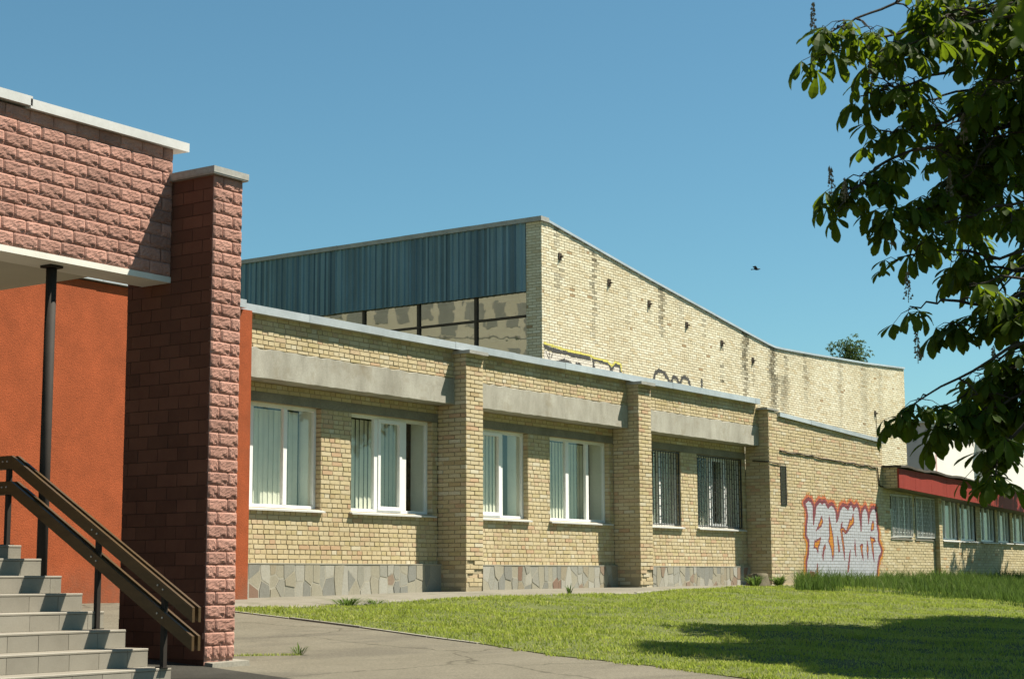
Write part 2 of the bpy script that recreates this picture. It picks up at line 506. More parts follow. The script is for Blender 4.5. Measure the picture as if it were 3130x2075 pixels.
ys = [-300, -40, -12, -1.5, 3, 8, 12, 17.6, 26, 60, 150, 500]
xs = [-400, -60, 0, 19.4, 25.7, 36, 60, 120, 300, 700]
mb = MB()
for i in range(len(xs) - 1):
    for j in range(len(ys) - 1):
        mb.face([(x, y, zg(x, y) - 0.02) for x, y in ((xs[i], ys[j]), (xs[i + 1], ys[j]), (xs[i + 1], ys[j + 1]), (xs[i], ys[j + 1]))])
link('ground', mb.mesh('ground', M['ground']), kind='structure')
# lawn edge seen in the photograph: a nearly straight kerb at x = 16
EDGE = [(15.2, -12), (15.3, 2), (15.5, 7.9), (15.72, 8.9), (15.7, 9.6), (15.62, 10.2), (15.82, 10.8), (16.02, 11.5), (16.12, 12.3), (16.35, 13.5), (16.5, 14.8), (16.58, 15.85), (16.62, 16.36)]
strip('asphalt_yard', ([(-30, y) for x, y in EDGE] , EDGE), 0.0, M['asphalt'], 24)
strip('path', ([(-30, 16.36), (-30, 17.9)], [(16.62, 16.36), (16.62, 17.9)]), 0.0, M['asphalt'], 20)
strip('entrance_paving', ([(2, y) for y in (-6, 4, 8, 11.3, 17.72)], [(10.9, -6), (11.02, 4), (11.1, 8), (11.19, 11.3), (11.19, 17.72)]), 0.004, M['asphalt_new'], 8)
APX = [16.62, 18.6, 20.5, 22.8, 25.5, 27.8, 30.7, 33, 34.4, 35.7, 36.6, 37.9]
APY = [16.36, 16.15, 16.44, 16.6, 16.4, 16.36, 16.95, 17.05, 17.15, 17.2, 16.9, 16.9]
strip('building_apron', (list(zip(APX, APY)), [(x, 18.5) for x in APX]), 0.012, M['apron'], 4)
# lawn sheet: a grid to the right of the kerb, up to the apron
lx = [16.6 + 0.3 * i for i in range(int((60 - 16.6) / 0.3))]
def lawn_top(x):
    return float(np.interp(x, APX + [38.3, 62], APY + [17.72, 17.72]))
def edge_x(y):
    return float(np.interp(y, [e[1] for e in EDGE], [e[0] for e in EDGE]))
def lawn_h(x, y):
    k = min(1.0, max(0.0, (x - edge_x(y)) / 0.6), max(0.0, (lawn_top(x) - y) / 0.4))
    return zg(x, y) + 0.008 + k * (0.03 + lumps(x, y))
mb = MB()
NYL = 46
cols = []
for i in range(150):
    t = i / 149
    col = []
    for j in range(NYL + 1):
        s = j / NYL
        xe = 15.2
        x = 16.6 + (t ** 1.5) * 46
        y = -6 + s * (lawn_top(x) + 6)
        x = x if t > 0 else edge_x(y)
        if t < 0.15:
            x = edge_x(y) + (16.6 - edge_x(y)) * min(1, t / 0.02) + (t ** 1.5) * 46
        col.append((x, y, lawn_h(x, y)))
    cols.append(col)
for c0, c1 in zip(cols, cols[1:]):
    for j in range(NYL):
        mb.face((c0[j], c1[j], c1[j + 1], c0[j + 1]))
link('lawn', mb.mesh('lawn', M['soil']), kind='structure', smooth=True)

# kerb strips: separate stones along lawn edge and apron edge
def kerb_run(name, pts, label, h0=-0.1, h1=0.018, w=0.06, L=1.0):
    t = thing(name, label, 'kerb', (pts[0][0], pts[0][1], zg(*pts[0])))
    acc = [Vector((*p, 0)) for p in pts]
    seglist = []
    for a, b in zip(acc, acc[1:]):
        n = max(1, round((b - a).length / L))
        for k in range(n):
            seglist.append((a.lerp(b, k / n), a.lerp(b, (k + 1) / n)))
    for a, b in seglist:
        d = (b - a).normalized(); nn = Vector((-d.y, d.x, 0)) * w / 2
        a2 = a + d * 0.006; b2 = b - d * 0.006
        j = RN.uniform(-.012, .006)
        q = [a2 - nn, b2 - nn, b2 + nn, a2 + nn]
        mb = MB()
        mb.hexa([(p.x, p.y, zg(p.x, p.y) + h0) for p in q] + [(p.x, p.y, zg(p.x, p.y) + h1 + j) for p in q])
        part('kerb_stone', mb, M['kerb'], t)
    return t
kerb_run('lawn_kerb', EDGE[7:], 'narrow pale concrete kerb between the asphalt yard and the lawn')
kerb_run('apron_kerb', list(zip(APX[:7], [y - 0.02 for y in APY[:7]])), 'pale concrete edging between the lawn and the apron along the brick wall', h1=0.03, w=0.06)

# ------------------------------------------------------------------ brickwork
CH = 0.0765
Z0 = -0.36


class Wall:
    """a vertical wall face: origin o, U along it, N outward"""
    def __init__(s, o, U, N):
        s.o = Vector(o); s.U = Vector(U); s.N = Vector(N)
    def P(s, u, z, d=0.0):
        q = s.o + s.U * u + s.N * d
        return Vector((q.x, q.y, z))


def fill(wall, rects, bond='english', holes=(), top=None, zc=Z0, ch=CH, L=0.26, dirt=None, ruin=None, phase=0.0, joint=0.009):
    """bricks (wall, u0, u1, z0, z1, dirt) over rectangles minus holes; top(u) may cut the courses"""
    out = []
    for (u0, u1, a, b) in rects:
        k0 = int(math.floor((a - zc) / ch)) - 1
        k1 = int(math.ceil((b - zc) / ch)) + 1
        for k in range(k0, k1 + 1):
            z0 = max(zc + k * ch, a); z1 = min(zc + (k + 1) * ch - joint, b)
            if z1 - z0 < 0.02:
                continue
            if bond == 'english':
                l = L if k % 2 else L / 2
                off = phase + (L * 0.25 if k % 2 else 0) + 0.017 * ((k * 7) % 5)
            elif bond == 'multi':
                l = L / 2 if k % 6 == 0 else L
                off = phase + (L / 2 if k % 2 else 0)
            else:
                l = L; off = phase + (L / 2 if k % 2 else 0)
            n0 = int(math.floor((u0 - off) / l)) - 1
            u = off + n0 * l
            while u < u1:
                s0 = max(u, u0); s1 = min(u + l - joint, u1)
                u += l
                if s1 - s0 < 0.03:
                    continue
                zt = z1
                if top:
                    zt = min(z1, top((s0 + s1) / 2))
                    if zt - z0 < 0.02:
                        continue
                segs = [(s0, s1)]
                for (h0, h1, g0, g1) in holes:
                    if zt <= g0 + .01 or z0 >= g1 - .01:
                        continue
                    ns = []
                    for (c, e) in segs:
                        if e <= h0 or c >= h1:
                            ns.append((c, e))
                        else:
                            if h0 - c > .03: ns.append((c, h0))
                            if e - h1 > .03: ns.append((h1, e))
                    segs = ns
                for (c, e) in segs:
                    dd = 0.0
                    if ruin:
                        pr = ruin((c + e) / 2, (z0 + zt) / 2)
                        if RN.random() < pr * 0.45:
                            continue
                        dd = -pr * RN.uniform(0, 0.05)
                    dv = dirt((c + e) / 2, (z0 + zt) / 2) if dirt else 0.0
                    out.append((wall, c, e, z0, zt, dv, dd))
    return out


_bm = {}
def unit_brick(mat, i=.02, iz=.05):
    if mat.name in _bm:
        return _bm[mat.name]
    me = []
    for v in range(4):
        mb = MB()
        j = lambda: RN.uniform(-0.012, 0.012)
        mb.hexa([(-.5, 0, -.5), (-.5, 0, .5), (.5, 0, .5), (.5, 0, -.5), (-.5 + i + j(), -1 + j() * 3, -.5 + iz + j()), (-.5 + i + j(), -1 + j() * 3, .5 - iz + j()), (.5 - i + j(), -1 + j() * 3, .5 - iz + j()), (.5 - i + j(), -1 + j() * 3, -.5 + iz + j())], skip=(0,))
        # collar so that the arris is bevelled
        me.append(mb.mesh('brick', mat))
    _bm[mat.name] = me
    return me


def lay(bricks, parent, mat, n_single=300, name='brick', depth=0.028, jit=0.004):
    def size(b):
        w, u0, u1, z0, z1, dv, dd = b
        c = w.P((u0 + u1) / 2, (z0 + z1) / 2)
        if not in_view(c):
            return 0
        dist = pix(c)[2]
        f = abs((-c.normalized()).dot(w.N))
        return (u1 - u0) * f / dist * (z1 - z0) / dist
    order = sorted(range(len(bricks)), key=lambda i: -size(bricks[i]))
    single = set(order[:n_single])
    pw = WORLD[parent.name]
    mb = MB()
    um = unit_brick(mat, *((.02, .05) if name == 'brick' else (.004, .008)))
    for i, (w, u0, u1, z0, z1, dv, dd) in enumerate(bricks):
        d = dd + RN.uniform(-jit, jit)
        tilt = RN.uniform(-.006, .006)
        if i in single and dv < 0.05:
            o = bpy.data.objects.new(name, um[RN.randrange(4)])
            COL.objects.link(o)
            o.parent = parent
            c = w.P((u0 + u1) / 2, (z0 + z1) / 2, -depth + d) - pw
            o.location = c
            o.scale = (u1 - u0, depth, z1 - z0)
            o.rotation_euler = (0, tilt, math.atan2(w.N.x, -w.N.y) if abs(w.N.x) < .5 else -math.pi / 2)
            continue
        r = RN.random()
        e = 0.0035
        g = tilt * (u1 - u0) * 0.5
        jj = [RN.uniform(-.002, .002) for _ in range(4)]
        P = w.P
        mb.hexa([P(u0, z0 - g, -depth), P(u0, z1 - g, -depth), P(u1, z1 + g, -depth), P(u1, z0 + g, -depth),
                 P(u0 + e, z0 + e - g + jj[0], d), P(u0 + e, z1 - e - g + jj[1], d + jj[2]), P(u1 - e, z1 - e + g + jj[0], d + jj[3]), P(u1 - e, z0 + e + g + jj[1], d)], r, dv, skip=(0,))
    if mb.f:
        part(name + '_courses', mb, mat, parent, kind='stuff')


def backing(mb, wall, u0, u1, z0, z1, d=-0.0085):
    mb.face((wall.P(u0, z0, d), wall.P(u1, z0, d), wall.P(u1, z1, d), wall.P(u0, z1, d)))


# ------------------------------------------------------------------ yellow brick building
YR, YP, YB = 18.356, 17.73, 17.99
PX = [24.33, 30.39, 36.45]           # left faces of the three pilasters
BL = [18.81, 24.85, 30.91]           # left ends of the bays
X = Vector((1, 0, 0)); NY = Vector((0, -1, 0)); NX = Vector((-1, 0, 0))
bld = thing('brick_building', 'long single-storey yellow brick building with pilasters, concrete beams and grey roof edge', 'building', (28, 18.4, -0.3))
W_rec = Wall((0, YR, 0), X, NY); W_beam = Wall((0, YB + .018, 0), X, NY); W_pil = Wall((0, YP, 0), X, NY)
ZB0, ZB1, ZT = 3.085, 3.555, 4.06    # beam bottom, beam top, coping bottom
ZS, ZW, ZL = 1.13, 2.78, 2.93        # window sill, window head, lintel top
bricks = []
back = MB()
def ruin_base(u, z):
    return max(0.0, min(1.0, (0.32 - z) / 0.45))
def dirt_top(u, z):
    return max(0.0, min(.6, .5 * (z - 3.75) * abs(math.sin(u * 1.9) * math.sin(u * 4.3 + 1)) * 2.2))
def dirt_wall(u, z):
    d = 0.0
    if z > 3.2: d = dirt_top(u, z)
    if z < 0.45: d = 0.25 * (0.45 - z)
    return min(0.6, d)
openings = []
for k in range(3):
    p, l = PX[k], BL[k]
    A = (l + 0.12, p - 3.18); B = (p - 2.41, p - 0.17)
    openings += [(k, 'A', A), (k, 'B', B)]
    holes = [(A[0], A[1], ZS, ZW), (B[0], B[1], ZS, ZW)]
    bricks += fill(W_rec, [(l, p, 0.25, ZW)], 'english', holes, dirt=dirt_wall)
    bricks += fill(W_rec, [(l, p, ZL + .005, ZB0 + .03)], 'english')
    bricks += fill(W_beam, [(l, p, ZB1 + .005, ZT + .05)], 'english', phase=.05, dirt=dirt_top)
    for (u0, u1, a, b) in ((l, A[0], ZS, ZW), (A[1], B[0], ZS, ZW), (B[1], p, ZS, ZW), (l, p, -.4, ZS), (l, p, ZW, ZB0 + .05)):
        backing(back, W_rec, u0, u1, a, b)
    backing(back, W_beam, l, p, ZB1 - .02, ZT + .08)
    # reveals: right jambs of the openings
    for (h0, h1) in (A, B):
        wj = Wall((h1, YR, 0), (0, 1, 0), NX)
        bricks += fill(wj, [(0.0, 0.125, ZS, ZW)], 'running')
        back.face(((h1 + .012, YR, ZS), (h1 + .012, YR + .13, ZS), (h1 + .012, YR + .13, ZW), (h1 + .012, YR, ZW)))
        back.face(((h0, YR, ZS), (h0, YR + .13, ZS), (h0, YR + .13, ZW), (h0, YR, ZW)))
        back.face(((h0, YR, ZW), (h1, YR, ZW), (h1, YR + .13, ZW), (h0, YR + .13, ZW)))
    # pilaster
    if k < 2:
        w = 0.52
        bricks += fill(W_pil, [(p, p + w, -0.3, 4.0)], 'running', phase=p, ruin=ruin_base if k == 0 else (lambda u, z: 0.7 * ruin_base(u, z)), dirt=dirt_wall)
        backing(back, W_pil, p, p + w, -.4, 4.0, -.03)
        back.face(((p + w, YP + .012, -.4), (p + w, YR, -.4), (p + w, YR, 4.0), (p + w, YP + .012, 4.0)))
    ws = Wall((p, YP, 0), (0, 1, 0), NX)
    bricks += fill(ws, [(0.0, YR - YP, -0.3, 4.0)], 'running', phase=.13, ruin=(lambda u, z: 0.8 * ruin_base(u, z) * (1 if u < .3 else .2)) if k < 2 else None)
    back.face(((p + .012, YP + .03, -.4), (p + .012, YR, -.4), (p + .012, YR, 4.0), (p + .012, YP + .03, 4.0)))
# section with the big graffiti, flush with the pilasters, its roof edge falls to the right
SX0, SX1 = PX[2], 43.32
def sec_top(x):
    return 3.80 + (x - 37.0) * (3.55 - 3.80) / 6.4 if x > 37.0 else 3.93
HOLE = (37.03, 37.34, 1.71, 2.64)
bricks4 = fill(W_pil, [(SX0, SX1, -0.3, 4.0)], 'multi', [HOLE, (37.86, 37.98, .10, .17)], top=sec_top, phase=.1, dirt=dirt_wall, ruin=lambda u, z: 0.6 * max(0, min(1, (.12 - z) / .3)) if u < 38 else 0)
bricks += bricks4
for (a, b) in ((SX0, 37.0), (37.0, SX1)):
    back.face((W_pil.P(a, -.4, -.009), W_pil.P(b, -.4, -.009), W_pil.P(b, sec_top(b) if b > 37 else 3.9, -.009), W_pil.P(a, 3.9 if a < 37 else sec_top(a), -.009)))
part('wall', back, M['mortar'], bld)
lay(bricks, bld, M['brick'], 300)

# concrete beams: weathered edges, each bay its own
for k in range(3):
    l, p = BL[k], PX[k]
    mb = MB()
    n = 46
    top = [(l + (p - l) * i / n, ZB1 + RN.uniform(-.018, .012) + (.012 if i % 3 == 0 else 0)) for i in range(n + 1)]
    bot = [(l + (p - l) * i / n, ZB0 + RN.uniform(-.006, .006)) for i in range(n + 1)]
    for i in range(n):
        (xa, za), (xb, zb) = top[i], top[i + 1]
        (_, ya), (_, yb) = bot[i], bot[i + 1]
        ch = .008
        mb.face(((xa, YB, ya + ch), (xb, YB, yb + ch), (xb, YB, zb - ch * 2), (xa, YB, za - ch * 2)))
        mb.face(((xa, YB, za - ch * 2), (xb, YB, zb - ch * 2), (xb, YB + .05, zb), (xa, YB + .05, za)))
        mb.face(((xa, YB + ch, ya), (xb, YB + ch, yb), (xb, YB, yb + ch), (xa, YB, ya + ch)))
        mb.face(((xa, YR + .1, ya), (xb, YR + .1, yb), (xb, YB + ch, yb), (xa, YB + ch, ya)))
    part('concrete_beam', mb, M['concrete'], bld)
    mb = MB(); mb.box(l + .003, p - .003, YR - .004, YR + .1, ZW + .003, ZL)
    part('lintel', mb, M['lintel'], bld)
for k in range(2):
    p = PX[k]
    mb = MB(); mb.box(p - .03, p + .55, YP - .10, YP + .3, 3.985, 4.045)
    part('pilaster_cap', mb, M['metal_old'], bld)
# roof edge sheets with seams
def coping_run(parent, xa, xb, y, za, zb, h, back_d, mat, L=1.9, name='coping_sheet', dz=0.0):
    x = xa; i = 0
    while x < xb - .05:
        x1 = min(x + L * RN.uniform(.85, 1.15), xb)
        f = lambda q: za + (zb - za) * (q - xa) / (xb - xa)
        o = 0.004 * (i % 2)
        wz = RN.uniform(-.006, .006)
        mb = MB()
        n = 4
        for s in range(n):
            a = x + (x1 + .02 - x) * s / n; b = x + (x1 + .02 - x) * (s + 1) / n
            ja, jb = (wz if s else 0), wz
            mb.hexa([(a, y - o, f(a) + ja * .5), (b, y - o, f(b) + jb * .5), (b, y + back_d, f(b)), (a, y + back_d, f(a)),
                     (a, y - o, f(a) + h + o), (b, y - o, f(b) + h + o), (b, y + back_d, f(b) + h + o + .02), (a, y + back_d, f(a) + h + o + .02)])
        part(name, mb, mat, parent)
        x = x1; i += 1
coping_run(bld, 18.62, 36.35, YB - .10, ZT + .005, ZT + .005, .125, .55, M['metal'])
coping_run(bld, 36.98, 43.42, YP - .06, 3.81, 3.56, .10, .5, M['metal'])
mb = MB(); mb.box(36.36, 36.97, YP - .03, YP + .4, 3.935, 3.975); part('pilaster_cap', mb, M['metal_old'], bld)
mb = MB()
mb.face(((18.6, YB + .3, 4.12), (36.4, YB + .3, 4.12), (36.4, 24.95, 4.25), (18.6, 24.95, 4.25)))
mb.face(((36.4, YP + .3, 3.78), (43.4, YP + .3, 3.56), (43.4, 24.95, 3.9), (36.4, 24.95, 4.1)))
part('roof', mb, M['roofing'], bld)

# crazy-paved plinths: each bay its cells
def clip_half(poly, nx, ny, c):
    out = []
    for i in range(len(poly)):
        a, b = poly[i], poly[(i + 1) % len(poly)]
        da = nx * a[0] + ny * a[1] - c; db = nx * b[0] + ny * b[1] - c
        if da <= 0: out.append(a)
        if da * db < 0:
            t = da / (da - db)
            out.append((a[0] + (b[0] - a[0]) * t, a[1] + (b[1] - a[1]) * t))
    return out
for k in range(3):
    l, p = BL[k], PX[k] - (.0)
    y0 = YR - .08
    zb, zt = -.42, .245
    pl = MB()
    pl.box(l, p, y0 + .004, YR + .02, zb, zt)
    pl.box(l, p, y0 - .006, YR + .02, zt, zt + .018)
    ph = part('plinth', pl, M['plinth_mortar'], bld)
    pts = []
    x = l + .06
    while x < p - .04:
        r = RN.random()
        if r < .22:
            pts.append((x, RN.uniform(-.1, .15) + (zb + zt) / 2 + .05))
        elif r < .68:
            s = RN.uniform(-.06, .1)
            pts += [(x + RN.uniform(-.05, .05), zb + .24 + s), (x + RN.uniform(-.05, .05), zt - .13 + s * .4)]
        else:
            pts += [(x + RN.uniform(-.04, .04), zb + .2), (x + RN.uniform(-.05, .05), zb + .42), (x, zt - .07)]
        x += RN.uniform(.09, .28)
    SC = .6
    for i, (px_, pz) in enumerate(pts):
        poly = [(l + .01, zb * SC), (p - .01, zb * SC), (p - .01, zt * SC), (l + .01, zt * SC)]
        for j, (qx, qz) in enumerate(pts):
            if i == j or abs(qx - px_) > 1.2: continue
            nx_, nz_ = qx - px_, (qz - pz) * SC
            c = (qx * qx - px_ * px_ + (qz * SC) ** 2 - (pz * SC) ** 2) / 2
            poly = clip_half(poly, nx_, nz_, c)
            if len(poly) < 3: break
        if len(poly) < 3: continue
        cx_ = sum(q[0] for q in poly) / len(poly); cz_ = sum(q[1] for q in poly) / len(poly)
        P2 = []
        for q in poly:
            dx, dz = q[0] - cx_, (q[1] - cz_) / SC
            L = math.hypot(dx, dz)
            s = max(.55, 1 - RN.uniform(.006, .022) / max(L, .02))
            P2.append((cx_ + dx * s, cz_ / SC + dz * s))
        o = RN.uniform(-.004, .006)
        mb = MB()
        n = len(P2)
        mb.face([(q[0], y0 - o, q[1]) for q in P2])
        for a in range(n):
            q, r_ = P2[a], P2[(a + 1) % n]
            mb.face(((q[0], y0 + .016, q[1]), (r_[0], y0 + .016, r_[1]), (r_[0], y0 - o, r_[1]), (q[0], y0 - o, q[1])))
        part('stone', mb, M['stone'], ph)

# ------------------------------------------------------------------ windows
def bar_grid(x0, x1, z0, z1, y, step, rad):
    mb = MB()
    n = round((x1 - x0) / step)
    xsb = [x0 + (x1 - x0) * i / n for i in range(n + 1)]
    for x in xsb:
        mb.box(x - rad, x + rad, y - rad, y + rad, z0, z1)
    for i in range(n):
        q = z0 + (0.11 if i % 2 else 0.22)
        while q < z1 - .05:
            mb.box(xsb[i], xsb[i + 1], y - rad * .8, y + rad * .8, q - rad * .9, q + rad * .9)
            q += 0.225
    for z in (z0, z1):
        mb.box(x0 - .01, x1 + .01, y - .012, y + .012, z - .012, z + .012)
    for x in (x0, x1):
        mb.box(x - .012, x + .012, y - .013, y + .013, z0, z1)
    return mb


def pvc_window(parent, h0, h1, z0, z1, yf, mulls, sash=None, blind='slats', sill=True, wt=0.3, ysill=None, fr=0.055, sillmat='metal_white', gap=0.30):
    """frame, mullions, panes, sill, inner reveal and blind of one window; yf is the frame's outer face"""
    fo = MB()
    fo.box(h0, h0 + fr, yf, yf + .06, z0, z1); fo.box(h1 - fr, h1, yf, yf + .06, z0, z1)
    fo.box(h0 + fr, h1 - fr, yf, yf + .06, z1 - fr, z1); fo.box(h0 + fr, h1 - fr, yf, yf + .06, z0, z0 + fr)
    win = part('window', fo, M['pvc'], parent)
    edges = [h0 + fr] + [q for c, w in mulls for q in (c - w / 2, c + w / 2)] + [h1 - fr]
    for c, w in mulls:
        mb = MB(); mb.box(c - w / 2, c + w / 2, yf - .004, yf + .06, z0 + fr, z1 - fr)
        part('mullion', mb, M['pvc'], win)
    for i in range(0, len(edges), 2):
        a, b = edges[i], edges[i + 1]
        g0, g1 = z0 + fr, z1 - fr
        if sash == i // 2:
            s = .055
            mb = MB()
            mb.box(a - .012, a + s, yf - .018, yf + .05, g0 - .01, g1 + .01); mb.box(b - s, b + .012, yf - .018, yf + .05, g0 - .01, g1 + .01)
            mb.box(a + s, b - s, yf - .018, yf + .05, g0 - .01, g0 + s); mb.box(a + s, b - s, yf - .018, yf + .05, g1 - s, g1 + .01)
            part('sash', mb, M['pvc'], win)
            a += s; b -= s; g0 += s; g1 -= s
        mb = MB(); mb.face(((a, yf + .03, g0), (b, yf + .03, g0), (b, yf + .03, g1), (a, yf + .03, g1)))
        part('pane', mb, M['glass'], win)
    # deep inner reveal and dark room
    y1, y2 = yf + .06, yf + .06 + wt
    mb = MB()
    mb.face(((h1 - .02, y1, z0), (h1 - .02, y2, z0), (h1 - .02, y2, z1), (h1 - .02, y1, z1)))
    mb.face(((h0 + .02, y1, z0), (h0 + .02, y2, z0), (h0 + .02, y2, z1), (h0 + .02, y1, z1)))
    mb.face(((h0, y1, z1 - .02), (h1, y1, z1 - .02), (h1, y2, z1 - .02), (h0, y2, z1 - .02)))
    mb.face(((h0, y1, z0 + .02), (h1, y1, z0 + .02), (h1, y2, z0 + .02), (h0, y2, z0 + .02)))
    part('inner_reveal', mb, M['reveal'], win)
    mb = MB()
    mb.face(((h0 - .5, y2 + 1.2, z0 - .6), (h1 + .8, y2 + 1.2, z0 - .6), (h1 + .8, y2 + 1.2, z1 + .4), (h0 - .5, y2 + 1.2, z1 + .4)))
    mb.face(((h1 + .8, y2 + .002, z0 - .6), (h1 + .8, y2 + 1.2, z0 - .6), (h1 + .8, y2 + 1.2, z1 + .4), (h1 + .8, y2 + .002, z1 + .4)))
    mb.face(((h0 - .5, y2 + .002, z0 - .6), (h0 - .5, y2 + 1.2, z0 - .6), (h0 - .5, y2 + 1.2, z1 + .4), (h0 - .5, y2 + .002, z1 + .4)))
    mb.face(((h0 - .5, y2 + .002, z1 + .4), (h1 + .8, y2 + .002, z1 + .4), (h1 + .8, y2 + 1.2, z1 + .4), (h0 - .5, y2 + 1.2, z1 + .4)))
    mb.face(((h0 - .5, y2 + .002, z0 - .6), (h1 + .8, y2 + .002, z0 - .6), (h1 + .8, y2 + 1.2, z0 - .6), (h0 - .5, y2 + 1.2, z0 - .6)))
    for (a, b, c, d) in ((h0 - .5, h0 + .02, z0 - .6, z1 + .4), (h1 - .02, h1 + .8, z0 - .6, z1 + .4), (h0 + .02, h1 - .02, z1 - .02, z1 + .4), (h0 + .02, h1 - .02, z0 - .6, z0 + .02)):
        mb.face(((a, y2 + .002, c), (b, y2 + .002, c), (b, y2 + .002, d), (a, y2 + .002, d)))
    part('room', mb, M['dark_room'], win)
    if blind:
        yb = y2 - .04
        x = h0 + .03
        bw = .125
        while x < h1 - gap:
            an = RN.uniform(.05, .27) if blind == 'slats' else RN.uniform(.0, .12)
            dx, dy = bw * .5 * math.cos(an), bw * .5 * math.sin(an)
            c = x + bw * .5
            mb = MB()
            mb.face(((c - dx, yb - dy, z0 + .03), (c + dx, yb + dy, z0 + .03), (c + dx, yb + dy, z1 - .05), (c - dx, yb - dy, z1 - .05)))
            part('blind_slat', mb, M['blind'], win)
            x += bw * .93
    if sill:
        mb = MB()
        ys_ = ysill if ysill else YR - .07
        a, b = h0 - .04, h1 + .05
        mb.hexa([(a, ys_, z0 - .055), (b, ys_, z0 - .055), (b, yf, z0 - .02), (a, yf, z0 - .02), (a, ys_, z0 - .028), (b, ys_, z0 - .028), (b, yf, z0 + .006), (a, yf, z0 + .006)])
        part('sill', mb, M[sillmat], win)
    return win


YF = YR + .11
for (k, s, (h0, h1)) in openings:
    p = PX[k]
    zz0 = ZS
    if s == 'A':
        mulls = [(p - 4.72, .085), (p - 3.93, .085)]
        w = pvc_window(bld, h0, h1, ZS, ZW, YF, mulls, sash=1 if k == 1 else None, blind='flat' if k == 0 else 'slats', gap=.20 if k == 0 else .24)
    else:
        mulls = [(p - 1.62, .11), (p - .86, .14 if k == 0 else .1)]
        w = pvc_window(bld, h0, h1, ZS, ZW, YF, mulls, sash=1 if k != 1 else None, blind='slats', gap=.26 if k == 0 else .14)
    if k == 2:
        part('grille', bar_grid(h0 + .03, h1 - .03, ZS + .03, ZW - .03, YR + .03, .115, .0075), M['bars'], w)

# louvre vent, wire and graffiti on the right section
mb = MB()
x0, x1, z0, z1 = HOLE
mb.box(x0, x0 + .02, YP - .015, YP + .05, z0, z1); mb.box(x1 - .02, x1, YP - .015, YP + .05, z0, z1)
mb.box(x0 + .02, x1 - .02, YP - .015, YP + .05, z0, z0 + .02); mb.box(x0 + .02, x1 - .02, YP - .015, YP + .05, z1 - .02, z1)
mb.face(((x0 + .02, YP + .045, z0 + .02), (x1 - .02, YP + .045, z0 + .02), (x1 - .02, YP + .045, z1 - .02), (x0 + .02, YP + .045, z1 - .02)))
vent = part('vent', mb, M['bars'], bld)
q = z0 + .04
while q < z1 - .04:
    mb = MB()
    mb.hexa([(x0 + .02, YP - .012, q), (x1 - .02, YP - .012, q), (x1 - .02, YP + .03, q + .02), (x0 + .02, YP + .03, q + .02), (x0 + .02, YP - .012, q + .006), (x1 - .02, YP - .012, q + .006), (x1 - .02, YP + .03, q + .026), (x0 + .02, YP + .03, q + .026)])
    part('slat', mb, M['bars'], vent)
    q += .036
wire = [(37.0, 3.0)]
for i in range(1, 31):
    u = 37.0 + i * 5.92 / 30
    wire.append((u, 3.0 - .105 * i / 30 + RN.uniform(-.018, .012) - .018 * abs(math.sin(i * .7))))
wire += [(42.95, 2.7), (43.0, 2.45), (43.1, 2.40), (43.28, 2.40)]
mb = MB(); mb.tube([(u, YP - .022, z) for u, z in wire], .016, 5); part('cable', mb, M['steel'], bld)
mb = MB(); mb.tube([(36.43, YR - .2, 2.74), (36.43, YP - .02, 2.70), (36.7, YP - .02, 2.68), (37.02, YP - .02, 2.66)], .012, 5); part('cable', mb, M['steel'], bld)
